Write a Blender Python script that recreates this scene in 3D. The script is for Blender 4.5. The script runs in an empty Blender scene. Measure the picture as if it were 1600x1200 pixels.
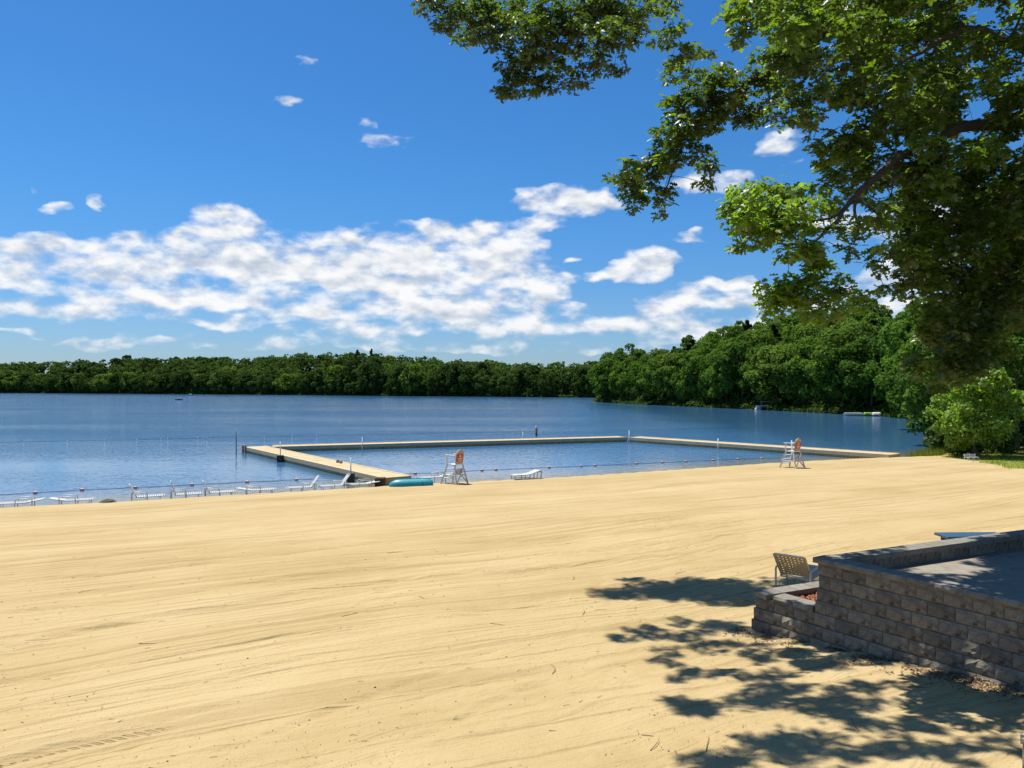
import bpy, math, random
import numpy as np
from mathutils import Vector, Matrix
R = math.radians
scene = bpy.context.scene
COL = scene.collection
rng = np.random.default_rng(7)
random.seed(7)

# ------------------------------------------------------------------ camera
F = 1170.0            # focal length in pixels of the 1600 px wide photograph
HC = 6.0              # lens height above the water
YH = 605.0            # row of the horizon
cd = bpy.data.cameras.new('camera')
cam = bpy.data.objects.new('camera', cd); COL.objects.link(cam)
cam.location = (0, 0, HC); cam.rotation_euler = (R(90), 0, 0)
cd.sensor_width = 36.0; cd.lens = 36.0 * F / 1600.0
cd.shift_y = (YH - 600.0) / 1600.0
cd.clip_start = 0.1; cd.clip_end = 6000
scene.camera = cam

# ------------------------------------------------------------------ render / exposure
scene.view_settings.view_transform = 'Standard'
scene.view_settings.look = 'None'
scene.view_settings.exposure = 0.70
scene.view_settings.gamma = 1.0
scene.cycles.use_denoising = True
scene.cycles.max_bounces = 6
scene.cycles.diffuse_bounces = 2
scene.cycles.glossy_bounces = 3
scene.cycles.transmission_bounces = 4
scene.cycles.transparent_max_bounces = 4
scene.cycles.sample_clamp_indirect = 6.0

# ------------------------------------------------------------------ sun and sky
SUN_AZ, SUN_EL = 50.0, 69.0       # degrees to the left of the view direction, elevation
sdir = Vector((-math.sin(R(SUN_AZ)) * math.cos(R(SUN_EL)), math.cos(R(SUN_AZ)) * math.cos(R(SUN_EL)), math.sin(R(SUN_EL))))
ld = bpy.data.lights.new('sun', 'SUN'); ld.energy = 5.0; ld.angle = R(0.53); ld.color = (1.0, 0.955, 0.87)
sun = bpy.data.objects.new('sun', ld); COL.objects.link(sun)
sun.rotation_euler = (-sdir).to_track_quat('-Z', 'Y').to_euler()
sun.location = (-20, 20, 60)

class NT:
    """small helper to write node trees as expressions"""
    def __init__(s, tree): s.t = tree; s.n = tree.nodes; s.l = tree.links
    def new(s, typ, **kw):
        n = s.n.new(typ)
        for k, v in kw.items(): setattr(n, k, v)
        return n
    def put(s, sock, v):
        if isinstance(v, bpy.types.NodeSocket): s.l.new(v, sock)
        elif v is not None: sock.default_value = v
    def m(s, op, a, b=None, c=None, clamp=False):
        n = s.new('ShaderNodeMath', operation=op, use_clamp=clamp)
        for i, v in enumerate((a, b, c)):
            if v is not None: s.put(n.inputs[i], v)
        return n.outputs[0]
    def vm(s, op, a, b=None, out=0, scale=None):
        n = s.new('ShaderNodeVectorMath', operation=op)
        s.put(n.inputs[0], a)
        if b is not None: s.put(n.inputs[1], b)
        if scale is not None: s.put(n.inputs['Scale'], scale)
        return n.outputs[out]
    def ss(s, v, lo, hi, a=0.0, b=1.0):
        n = s.new('ShaderNodeMapRange', interpolation_type='SMOOTHSTEP')
        s.put(n.inputs[0], v)
        for i, x in enumerate((lo, hi, a, b)): s.put(n.inputs[i + 1], x)
        return n.outputs[0]
    def noise(s, vec, scale, detail=3.0, rough=0.5, dim='3D', dist=0.0, out=0):
        n = s.new('ShaderNodeTexNoise', noise_dimensions=dim)
        if vec is not None: s.put(n.inputs['Vector'], vec)
        n.inputs['Scale'].default_value = scale; n.inputs['Detail'].default_value = detail
        n.inputs['Roughness'].default_value = rough; n.inputs['Distortion'].default_value = dist
        return n.outputs[out]
    def mix(s, f, a, b):
        n = s.new('ShaderNodeMix', data_type='RGBA')
        s.put(n.inputs[0], f); s.put(n.inputs[6], a); s.put(n.inputs[7], b)
        return n.outputs[2]
    def comb(s, x, y, z=0.0):
        n = s.new('ShaderNodeCombineXYZ')
        for i, v in enumerate((x, y, z)): s.put(n.inputs[i], v)
        return n.outputs[0]
    def sep(s, v):
        n = s.new('ShaderNodeSeparateXYZ'); s.put(n.inputs[0], v); return n.outputs
    def ramp(s, f, stops):
        n = s.new('ShaderNodeValToRGB'); s.put(n.inputs[0], f)
        e = n.color_ramp.elements
        while len(e) < len(stops): e.new(0.5)
        for k, (p, c) in zip(e, stops): k.position = p; k.color = (*c, 1)
        return n.outputs[0]

def ang(px, py):
    """direction of a point of the sky as (azimuth, elevation)"""
    x, z = (px - 800) / F, (YH - py) / F
    return math.atan2(x, 1), math.atan2(z, math.hypot(x, 1))

CLOUDS = [  # px, py, half width, half height, weight
 (45,398,105,30,.95),(25,436,80,20,.7),(160,438,110,36,.85),(110,492,130,17,.75),(255,415,100,30,.8),
 (350,396,105,26,.9),(354,340,52,21,1.15),(390,436,120,26,.75),(285,362,22,7,.55),
 (610,388,105,28,1.0),(540,412,70,26,.7),(705,398,95,36,.95),(785,408,56,26,1.1),(660,442,150,20,.75),
 (510,478,120,20,.75),(670,492,180,17,.8),(345,506,44,8,.7),(470,520,28,6,.6),
 (862,440,26,14,1.0),(752,345,16,18,.8),(825,353,48,13,1.0),(880,312,66,19,1.16),(940,322,28,9,.7),
 (1003,415,48,22,1.16),(955,432,30,9,.8),(1062,470,54,17,1.05),(1130,443,36,8,.9),(1085,368,34,6,.8),
 (1115,286,56,17,1.0),(1212,222,36,20,1.0),(1170,468,34,18,.85),(960,512,170,16,.7),(1190,514,140,20,.7),
 (1340,470,90,34,.75),(1440,430,70,40,.75),(1330,350,80,30,.6),(1480,330,60,30,.6),
 (155,321,20,11,1.05),(88,326,24,6,.7),(458,158,22,9,1.1),(572,206,16,16,1.16),(612,219,26,14,1.16),(486,95,18,11,1.16),
 (150,542,90,7,.6),(780,478,100,16,.65),(330,468,90,14,.5),(900,404,15,6,.6),(45,298,12,4,.6),(20,515,24,6,.7),(420,535,220,9,.5),(800,545,220,9,.5),(640,520,160,9,.55)]

w = bpy.data.worlds.new('World'); scene.world = w; w.use_nodes = True
t = NT(w.node_tree); t.n.clear()
sky = t.new('ShaderNodeTexSky', sky_type='NISHITA'); sky.sun_disc = False
sky.sun_elevation = R(SUN_EL); sky.sun_rotation = R(-SUN_AZ)
sky.altitude = 60; sky.air_density = 1.0; sky.dust_density = 0.35; sky.ozone_density = 2.2
hs = t.new('ShaderNodeHueSaturation'); hs.inputs['Hue'].default_value = 0.497; hs.inputs['Saturation'].default_value = 1.22; hs.inputs['Value'].default_value = 1.0
t.l.new(sky.outputs[0], hs.inputs['Color'])
tc = t.new('ShaderNodeTexCoord').outputs['Generated']
dx, dy, dz = t.sep(t.vm('NORMALIZE', tc))
az = t.m('ARCTAN2', dx, dy); el = t.m('ARCSINE', dz)
uv0 = t.comb(az, el, 0.0)
nv = t.vm('MULTIPLY', t.vm('NORMALIZE', tc), (1.0, 1.0, 1.9))
warp = t.vm('SUBTRACT', t.noise(nv, 22.0, 2.0, 0.6, out=1), (0.5, 0.5, 0.5))
uv = t.vm('ADD', uv0, t.vm('MULTIPLY', warp, (0.075, 0.036, 0.0)))
acc = None
for (px, py, sx, sy, a) in CLOUDS:
    ui, vi = ang(px, py)
    ca = math.cos(ui); isx, isy = F / (sx * ca * ca * 1.12), F / (sy * ca * 1.12)
    n_ = t.new('ShaderNodeVectorMath', operation='MULTIPLY_ADD')          # z carries the weight
    t.put(n_.inputs[0], uv); n_.inputs[1].default_value = (isx, isy, 0.0)
    n_.inputs[2].default_value = (-ui * isx, -vi * isy, math.sqrt(max(0.0, -math.log(min(1.0, a * 0.86)))))
    d = n_.outputs[0]
    g = t.m('POWER', math.exp(-1), t.vm('DOT_PRODUCT', d, d, out=1))
    acc = g if acc is None else t.m('ADD', acc, g)
# the rest of the sky: the same belt of fair weather cumulus goes on all the way round
belt = t.m('MULTIPLY', t.ss(el, R(1), R(6)), t.ss(el, R(17), R(11)))
wide = t.noise(t.vm('MULTIPLY', t.vm('NORMALIZE', tc), (1, 1, 2.4)), 5.0, 1.0, 0.55)
gen = t.m('MULTIPLY', t.ss(wide, 0.42, 0.62), t.m('ADD', t.m('MULTIPLY', belt, 0.75), 0.25))
side = t.m('MAXIMUM', t.ss(t.m('ABSOLUTE', az), R(35), R(44)), t.ss(el, R(27), R(34)))
field = t.m('ADD', acc, t.m('MULTIPLY', gen, side))
soft = t.m('MINIMUM', field, t.m('ADD', t.m('MULTIPLY', field, 0.17), 0.53))     # keeps blue gaps inside the banks
fb = t.noise(nv, 23.0, 6.0, 0.57)
fb2 = t.noise(t.vm('MULTIPLY', nv, (1, 1, 1.7)), 11.0, 2.0, 0.6)
dens = t.m('ADD', soft, t.m('ADD', t.m('MULTIPLY', t.m('SUBTRACT', fb, 0.5), 1.5), t.m('MULTIPLY', t.m('SUBTRACT', fb2, 0.5), 1.5)))
dens = t.m('SUBTRACT', dens, t.ss(field, 0.30, 0.04, 0.0, 0.7))
mask = t.m('MULTIPLY', t.ss(dens, 0.20, 0.86), t.ss(el, R(-0.5), R(6.0), 0.50, 0.97))
fbs = t.noise(t.vm('ADD', nv, (-0.006, 0.0, 0.026)), 23.0, 2.0, 0.57)   # the same billows a little towards the sun
lit = t.m('MULTIPLY', t.m('SUBTRACT', fb, fbs), 4.4)
lit = t.m('SUBTRACT', lit, t.ss(dens, 0.65, 1.35, 0.0, 0.40))
cr = t.ramp(t.m('ADD', t.m('MULTIPLY', lit, 0.62), 0.72, clamp=True), [(0.0, (.50, .58, .70)), (0.35, (.64, .70, .79)), (0.7, (.86, .88, .91)), (1.0, (1.0, 1.0, 1.0))])
ccol = t.vm('SCALE', cr, scale=9.6)
blue = t.vm('MULTIPLY', hs.outputs[0], t.mix(t.ss(el, R(0), R(16)), (0.56, 0.74, 1.08, 1), (0.52, 0.93, 1.25, 1)))
cx = t.new('ShaderNodeMix', data_type='RGBA'); cx.clamp_result = False
t.put(cx.inputs[0], mask); t.l.new(blue, cx.inputs[6]); t.l.new(ccol, cx.inputs[7])
bg = t.new('ShaderNodeBackground'); bg.inputs['Strength'].default_value = 0.063
t.l.new(cx.outputs[2], bg.inputs['Color'])
wo = t.new('ShaderNodeOutputWorld'); t.l.new(bg.outputs[0], wo.inputs[0])
w.cycles.sampling_method = 'MANUAL'; w.cycles.sample_map_resolution = 512

# ------------------------------------------------------------------ helpers
def at(px, py, Y):
    return np.array([(px - 800) / F * Y, Y, HC - (py - YH) / F * Y])
def on_z(px, py, z=0.0):
    Y = (HC - z) * F / (py - YH)
    return np.array([(px - 800) / F * Y, Y, z])

def tag(o, label=None, cat=None, group=None, kind=None):
    if label: o['label'] = label
    if cat: o['category'] = cat
    if group: o['group'] = group
    if kind: o['kind'] = kind
    return o
def empty(name, loc=(0, 0, 0), rz=0.0):
    o = bpy.data.objects.new(name, None); COL.objects.link(o)
    o.location = loc; o.rotation_euler = (0, 0, rz); o.empty_display_size = 0.2
    return o
def link(name, me, parent=None, loc=None, rot=None):
    o = bpy.data.objects.new(name, me); COL.objects.link(o)
    if parent is not None: o.parent = parent
    if loc is not None: o.location = loc
    if rot is not None: o.rotation_euler = rot
    return o
def copy_tree(o, parent=None):
    c = o.copy(); COL.objects.link(c)
    if parent is not None: c.parent = parent
    for ch in list(o.children): copy_tree(ch, c)
    return c

def np_mesh(name, verts, faces, mats, midx=None, attrs=None, smooth=False):
    """mesh from arrays; every face has the same number of corners"""
    verts = np.asarray(verts, np.float32); faces = np.asarray(faces, np.int32)
    me = bpy.data.meshes.new(name)
    nf, k = faces.shape
    me.vertices.add(len(verts)); me.vertices.foreach_set('co', verts.ravel())
    me.loops.add(nf * k); me.loops.foreach_set('vertex_index', faces.ravel())
    me.polygons.add(nf)
    me.polygons.foreach_set('loop_start', np.arange(nf, dtype=np.int32) * k)
    if midx is not None: me.polygons.foreach_set('material_index', np.asarray(midx, np.int32))
    me.polygons.foreach_set('use_smooth', np.full(nf, smooth))
    for a, (dom, vals) in (attrs or {}).items():
        at_ = me.attributes.new(a, 'FLOAT', dom); at_.data.foreach_set('value', np.asarray(vals, np.float32))
    me.update(calc_edges=True)
    for m_ in (mats if isinstance(mats, (list, tuple)) else [mats]): me.materials.append(m_)
    return me

class MB:
    """collects simple shapes into one mesh"""
    def __init__(s): s.v = []; s.f = []
    def add(s, vs, fs):
        b = len(s.v); s.v += [tuple(map(float, q)) for q in vs]; s.f += [tuple(b + i for i in q) for q in fs]; return s
    def box(s, x0, x1, y0, y1, z0, z1):
        return s.add([(x0,y0,z0),(x1,y0,z0),(x1,y1,z0),(x0,y1,z0),(x0,y0,z1),(x1,y0,z1),(x1,y1,z1),(x0,y1,z1)],
                     [(0,3,2,1),(4,5,6,7),(0,1,5,4),(1,2,6,5),(2,3,7,6),(3,0,4,7)])
    def tube(s, pts, rad, n=8, cap=True):
        pts = [Vector(p) for p in pts]; m = len(pts)
        rads = rad if isinstance(rad, (list, tuple)) else [rad] * m
        b = len(s.v); prev = None
        for i, p in enumerate(pts):
            d = (pts[min(i + 1, m - 1)] - pts[max(i - 1, 0)])
            d = d.normalized() if d.length > 1e-9 else Vector((0, 0, 1))
            if prev is None:
                a = d.orthogonal().normalized()
            else:
                a = prev - d * prev.dot(d); a = a.normalized() if a.length > 1e-6 else d.orthogonal().normalized()
            prev = a; c = d.cross(a)
            for j in range(n):
                q = p + (a * math.cos(2*math.pi*j/n) + c * math.sin(2*math.pi*j/n)) * rads[i]
                s.v.append(tuple(q))
        for i in range(m - 1):
            for j in range(n):
                k = (j + 1) % n
                s.f.append((b+i*n+j, b+i*n+k, b+(i+1)*n+k, b+(i+1)*n+j))
        if cap:
            s.f.append(tuple(b + j for j in reversed(range(n)))); s.f.append(tuple(b + (m-1)*n + j for j in range(n)))
        return s
    def bar(s, a, b, w, h, up=(0, 0, 1)):
        a, b = Vector(a), Vector(b); d = (b - a).normalized(); u = Vector(up)
        if abs(d.dot(u)) > 0.97: u = Vector((1, 0, 0))
        sd = d.cross(u).normalized(); u = sd.cross(d).normalized()
        vs = []
        for p in (a, b):
            for (i, j) in ((-1,-1),(1,-1),(1,1),(-1,1)): vs.append(p + sd*(i*w/2) + u*(j*h/2))
        return s.add(vs, [(3,2,1,0),(4,5,6,7),(0,1,5,4),(1,2,6,5),(2,3,7,6),(3,0,4,7)])
    def lathe(s, prof, n=14, c=(0, 0, 0), axis='z'):
        b = len(s.v)
        for (r, h) in prof:
            for j in range(n):
                x, y = r*math.cos(2*math.pi*j/n), r*math.sin(2*math.pi*j/n)
                q = (x, y, h) if axis == 'z' else (h, x, y)
                s.v.append((c[0]+q[0], c[1]+q[1], c[2]+q[2]))
        for i in range(len(prof)-1):
            for j in range(n):
                k = (j+1) % n; s.f.append((b+i*n+j, b+i*n+k, b+(i+1)*n+k, b+(i+1)*n+j))
        return s
    def mesh(s, name, mat, smooth=False):
        me = bpy.data.meshes.new(name); me.from_pydata(s.v, [], s.f)
        if smooth: me.polygons.foreach_set('use_smooth', [True] * len(me.polygons))
        me.materials.append(mat); me.update(); return me
    def build(s, name, mat, parent=None, smooth=False, bevel=0.0, loc=None):
        o = link(name, s.mesh(name, mat, smooth), parent, loc)
        if bevel:
            b = o.modifiers.new('bevel', 'BEVEL'); b.width = bevel; b.segments = 2; b.limit_method = 'ANGLE'
        return o

# ------------------------------------------------------------------ materials
def material(name):
    m = bpy.data.materials.new(name); m.use_nodes = True
    t = NT(m.node_tree); p = t.n['Principled BSDF']
    return m, t, p
def plain(name, col, rough=0.6, var=0.12, scale=6.0, bump=0.0, bscale=40.0, metal=0.0, objvar=0.0, stain=None):
    m, t, p = material(name)
    oc = t.new('ShaderNodeTexCoord').outputs['Object']
    f = t.noise(oc, scale, 5.0, 0.6)
    lo = tuple(c * (1 - var) for c in col); hi = tuple(min(1, c * (1 + var)) for c in col)
    c = t.ramp(f, [(0.3, lo), (0.7, hi)])
    if stain:
        c = t.mix(t.ss(t.noise(oc, scale * 0.6, 6.0, 0.65), 0.52, 0.70, 0, stain[1]), c, (*stain[0], 1))
    if objvar:
        oi = t.new('ShaderNodeObjectInfo')
        h = t.new('ShaderNodeHueSaturation')
        t.put(h.inputs['Value'], t.ss(oi.outputs['Random'], 0, 1, 1 - objvar, 1 + objvar)); t.put(h.inputs['Color'], c); c = h.outputs[0]
    t.put(p.inputs['Base Color'], c); p.inputs['Roughness'].default_value = rough; p.inputs['Metallic'].default_value = metal
    if bump:
        b = t.new('ShaderNodeBump'); b.inputs['Strength'].default_value = 1.0; b.inputs['Distance'].default_value = bump
        t.put(b.inputs['Height'], t.noise(oc, bscale, 6.0, 0.65)); t.put(p.inputs['Normal'], b.outputs[0])
    return m

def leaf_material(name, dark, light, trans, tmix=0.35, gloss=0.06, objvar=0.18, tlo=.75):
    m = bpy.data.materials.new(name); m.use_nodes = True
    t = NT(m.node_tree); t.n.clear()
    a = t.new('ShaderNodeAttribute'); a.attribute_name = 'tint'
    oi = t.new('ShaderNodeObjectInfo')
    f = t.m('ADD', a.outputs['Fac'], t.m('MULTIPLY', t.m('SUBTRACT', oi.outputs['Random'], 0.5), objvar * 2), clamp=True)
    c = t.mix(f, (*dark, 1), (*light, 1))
    d = t.new('ShaderNodeBsdfDiffuse'); t.put(d.inputs['Color'], c)
    tr = t.new('ShaderNodeBsdfTranslucent'); t.put(tr.inputs['Color'], t.mix(f, tuple(x * tlo for x in trans) + (1,), (*trans, 1)))
    mx = t.new('ShaderNodeMixShader'); mx.inputs[0].default_value = tmix
    t.l.new(d.outputs[0], mx.inputs[1]); t.l.new(tr.outputs[0], mx.inputs[2])
    out = t.new('ShaderNodeOutputMaterial')
    if gloss:
        g = t.new('ShaderNodeBsdfGlossy'); g.inputs['Roughness'].default_value = 0.42
        m2 = t.new('ShaderNodeMixShader'); m2.inputs[0].default_value = gloss
        t.l.new(mx.outputs[0], m2.inputs[1]); t.l.new(g.outputs[0], m2.inputs[2]); t.l.new(m2.outputs[0], out.inputs[0])
    else: t.l.new(mx.outputs[0], out.inputs[0])
    return m

M = {}
M['white'] = plain('white_paint', (.56, .56, .54), .45, .06, 3, stain=((.5, .47, .4), .5))
M['white_plastic'] = plain('white_plastic', (.48, .49, .48), .35, .05, 4, stain=((.55, .55, .5), .3))
M['strap'] = plain('cream_vinyl_strap', (.46, .36, .21), .5, .08, 5)
M['strap_white'] = plain('white_vinyl_strap', (.46, .47, .45), .5, .06, 5)
M['bark'] = plain('oak_bark', (.05, .042, .034), .9, .35, 5, .03, 14)
M['bark_grey'] = plain('grey_bark', (.075, .062, .048), .9, .3, 4, .02, 10)
M['dock_top'] = plain('weathered_deck', (.42, .315, .165), .8, .12, 1.2, .01, 20, stain=((.40, .32, .22), .6))
M['dock_cap'] = plain('pale_dock_edge', (.44, .36, .22), .75, .10, 1.5, stain=((.45, .40, .3), .5))
M['dock_side'] = plain('stained_sheet_pile', (.46, .345, .165), .75, .2, 1.4, stain=((.26, .19, .09), .6))
M['timber'] = plain('weathered_timber', (.30, .23, .15), .85, .25, 5, .01, 30)
M['dark_timber'] = plain('dark_timber', (.05, .04, .03), .85, .3, 6)
M['galv'] = plain('galvanised_pipe', (.45, .45, .44), .45, .1, 8, metal=.4)
M['dark_metal'] = plain('dark_metal', (.05, .05, .05), .5, .2, 8)
M['rope'] = plain('wet_rope', (.10, .10, .10), .8, .2, 8)
M['orange'] = plain('faded_orange_float', (.52, .24, .16), .5, .15, 8)
M['white_float'] = plain('white_float', (.5, .5, .49), .5, .1, 8)
M['red_sign'] = plain('red_sign', (.50, .06, .03), .5, .08, 8)
M['sign_white'] = plain('sign_lettering', (.8, .74, .68), .5, .03, 8)
M['tan_back'] = plain('weathered_tan_panel', (.42, .32, .2), .6, .12, 3)
M['teal'] = plain('teal_hull', (.025, .25, .30), .4, .12, 3)
M['blue'] = plain('blue_board', (.022, .065, .11), .45, .12, 3)
M['block'] = plain('split_face_block', (.20, .175, .128), .92, .34, 9, .02, 38, objvar=.22, stain=((.055, .045, .032), .85))
M['cap'] = plain('cap_stone', (.18, .168, .135), .9, .25, 7, .008, 60, objvar=.12, stain=((.12, .105, .08), .75))
M['pave'] = plain('terrace_paving', (.21, .185, .145), .9, .16, 5, .004, 60, stain=((.12, .105, .08), .6))
M['soil'] = plain('soil', (.09, .065, .04), .95, .3, 8)
M['mulch'] = plain('red_mulch', (.26, .09, .045), .95, .45, 25)
M['litter'] = plain('leaf_litter', (.17, .105, .06), .9, .45, 30)
M['twig'] = plain('dry_twig', (.13, .095, .06), .9, .4, 30)
M['rock'] = plain('dark_rock', (.07, .06, .05), .9, .3, 6, .02, 12)
M['lime'] = plain('lime_plastic', (.16, .30, .03), .4, .1, 4)
M['grey'] = plain('grey_plastic', (.45, .46, .46), .45, .1, 4)
M['navy'] = plain('dark_hull', (.03, .04, .06), .4, .1, 4)
M['oak_leaf'] = leaf_material('oak_leaf', (.020, .050, .008), (.10, .175, .015), (.30, .50, .026), .5, .06, 0, .22)
M['maple_leaf'] = leaf_material('maple_leaf', (.075, .15, .013), (.16, .27, .023), (.34, .54, .035), .45, .03)
M['wood_leaf'] = leaf_material('wood_leaf', (.023, .050, .015), (.072, .118, .024), (.10, .17, .026), .26, 0, .34)
M['light_wood_leaf'] = leaf_material('light_wood_leaf', (.055, .10, .018), (.13, .20, .034), (.20, .32, .035), .3, 0, .25)
M['near_wood_leaf'] = leaf_material('right_wood_leaf', (.040, .088, .016), (.115, .195, .028), (.16, .30, .03), .3, 0, .34)
M['pine_leaf'] = leaf_material('pine_needles', (.030, .056, .018), (.056, .092, .028), (.07, .12, .02), .25, 0)
M['shrub_leaf'] = leaf_material('shrub_leaf', (.030, .060, .012), (.085, .140, .020), (.16, .26, .03), .3, .02)
M['grass'] = leaf_material('grass_blade', (.12, .16, .02), (.24, .27, .045), (.28, .34, .04), .3, 0)

# ------------------------------------------------------------------ lie of the land
SHORE = [(-420, -145), (-120, -8), (-45, 26.3), (-24.5, 35.8), (-19.5, 37.8), (-6.05, 44.3), (3.3, 48.05), (12, 52.6), (19.7, 57.0), (28, 60.6), (36.6, 63.2),
         (41, 70), (58, 100), (74, 130), (78, 156), (67, 200), (46, 260), (37, 300), (36, 319), (44, 338), (80, 362), (200, 420), (520, 430)]
LAND = SHORE + [(520, -200), (-420, -200)]
FAR_SHORE = [(-1500, 1010), (-900, 905), (-533, 790), (-273, 640), (-175, 585), (-86, 512), (0, 460), (49, 428), (80, 418), (150, 412), (420, 470)]
FAR_LAND = FAR_SHORE + [(420, 2000), (-1500, 2000)]

def seg_dist(P, poly):
    best = np.full(len(P), 1e9)
    for a, b in zip(poly[:-1], poly[1:]):
        a = np.array(a, float); b = np.array(b, float); d = b - a
        tt = np.clip(((P - a) @ d) / (d @ d), 0, 1)
        q = P - (a + tt[:, None] * d)
        best = np.minimum(best, np.hypot(q[:, 0], q[:, 1]))
    return best
def inside(P, poly):
    r = np.zeros(len(P), bool); n = len(poly)
    for i in range(n):
        x1, y1 = poly[i]; x2, y2 = poly[(i + 1) % n]
        c = ((y1 > P[:, 1]) != (y2 > P[:, 1]))
        with np.errstate(divide='ignore', invalid='ignore'):
            r ^= c & (P[:, 0] < (x2 - x1) * (P[:, 1] - y1) / (y2 - y1 + 1e-12) + x1)
    return r
def sdist(P, shore, land):
    d = seg_dist(P, shore); return np.where(inside(P, land), d, -d)
def sstep(x, a, b):
    q = np.clip((x - a) / (b - a), 0, 1); return q * q * (3 - 2 * q)
def vnoise(x, y, seed=0):
    xi, yi = np.floor(x).astype(int), np.floor(y).astype(int); fx, fy = x - xi, y - yi
    fx, fy = fx*fx*(3-2*fx), fy*fy*(3-2*fy)
    def h(a, b):
        n = (a * 374761393 + b * 668265263 + seed * 974711) & 0x7fffffff
        n = ((n ^ (n >> 13)) * 1274126177) & 0x7fffffff
        return ((n ^ (n >> 16)) & 0xffff) / 65535.0
    return (h(xi, yi)*(1-fx)+h(xi+1, yi)*fx)*(1-fy) + (h(xi, yi+1)*(1-fx)+h(xi+1, yi+1)*fx)*fy
def fbm(x, y, seed=0, o=4):
    s = 0; a = .5; tot = 0
    for k in range(o):
        s = s + a * vnoise(x * 2**k, y * 2**k, seed + k); tot += a; a *= .55
    return s / tot

def ground(P):
    """height of the beach and of the right-hand shore"""
    P = np.atleast_2d(np.asarray(P, float))[:, :2]
    d = sdist(P, SHORE, LAND)
    z = np.where(d > 0, .25 + .0313 * np.minimum(d, 31) + .0313 * np.clip(d - 31, 0, None) + .075 * np.clip(d - 31.5, 0, 9), 0.0)
    k = np.clip(-d, 0, None)
    z = np.where(d <= 0, np.maximum(.25 - .27 * k - .02 * k, -1.4), z)
    z = np.where(d > 40.5, z * 1.0, z)
    wood = sstep(P[:, 1], 78, 130)
    z = np.where(d > 0, z * (1 - wood) + wood * (.3 + .05 * np.minimum(d, 6)) + wood * 13.5 * sstep(d, 3, 85), z)
    return z
def gz(x, y): return float(ground([(x, y)])[0])

# fine near the camera, coarser with distance
def lines(parts):
    out = []
    for a, b, st in parts:
        n = max(1, int(round((b - a) / st))); out += list(np.linspace(a, b, n, endpoint=False))
    return np.array(out + [parts[-1][1]])
gx = lines([(-420, -100, 40), (-100, -40, 5), (-40, -22, .9), (-22, -12, .16), (-12, 11, .09), (11, 18, .25), (18, 50, .8), (50, 110, 3), (110, 240, 10), (240, 520, 40)])
gy = lines([(-200, -40, 40), (-40, 4, 4), (4, 7, .5), (7, 17, .08), (17, 26, .13), (26, 40, .3), (40, 72, .6), (72, 140, 3), (140, 430, 8)])
XX, YY = np.meshgrid(gx, gy); P = np.stack([XX.ravel(), YY.ravel()], 1)
GZ = ground(P); gd = sdist(P, SHORE, LAND)
# broad undulations, rake furrows and scuffed sand as real relief
sandm = sstep(gd, .2, 3) * (1 - sstep(P[:, 1], 70, 90))
und = (fbm(P[:, 0] * .18, P[:, 1] * .3, 3) - .5) * .16 * sstep(gd, 2, 10)
q = -P[:, 0] * .455 + P[:, 1] * .89 + .0075 * (P[:, 0] + 2) ** 2 * sstep(-P[:, 1], -30, -10) + (fbm(P[:, 0] * .12, P[:, 1] * .12, 9) - .5) * .9
tl = P[:, 0] * .89 + P[:, 1] * .455
fur = np.zeros(len(P)); fr = random.Random(5)
for k in range(150):
    q0 = fr.uniform(3, 44); wd = fr.uniform(.06, .13); dp = fr.choice([-1, -1, 1]) * fr.uniform(.008, .024); t0 = fr.uniform(-25, 20); hl = fr.uniform(5, 16)
    e = np.abs(tl - t0) < hl * 1.3
    fur[e] += dp * np.exp(-((q[e] - q0) / wd) ** 2) * sstep(hl - np.abs(tl[e] - t0), 0, 2.5)
scuff = (fbm(P[:, 0] * 3.6, P[:, 1] * 3.6, 21, 3) - .5) * .085 * sstep(fbm(P[:, 0] * .35, P[:, 1] * .35, 31) + .25 * sstep(P[:, 0], -2, 6) + .2 * sstep(-P[:, 1], -13, -9), .55, .85)
TRACKS = [[(0,1196),(219,1141),(437,1080),(520,1049)], [(262,1198),(394,1159),(525,1106),(700,1046),(794,1002),(880,978)], [(0,1014),(262,962),(525,918),(700,900),(900,872)],
  [(0,909),(153,898),(350,879),(656,839)], [(0,1067),(262,1027),(437,997),(700,966),(850,948),(962,929)], [(0,887),(306,857),(569,839),(800,820)], [(700,851),(850,843),(1019,828),(1300,804)],
  [(715,905),(925,881),(1075,864),(1200,850)], [(0,1120),(130,1100),(300,1072),(480,1030),(700,985)], [(0,960),(200,940),(450,905),(700,873)], [(540,1200),(700,1130),(860,1060),(960,1030)], [(0,840),(400,822),(800,800)],
  [(900,795),(1200,775),(1450,765)], [(850,870),(1050,845),(1300,822)]]
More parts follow.
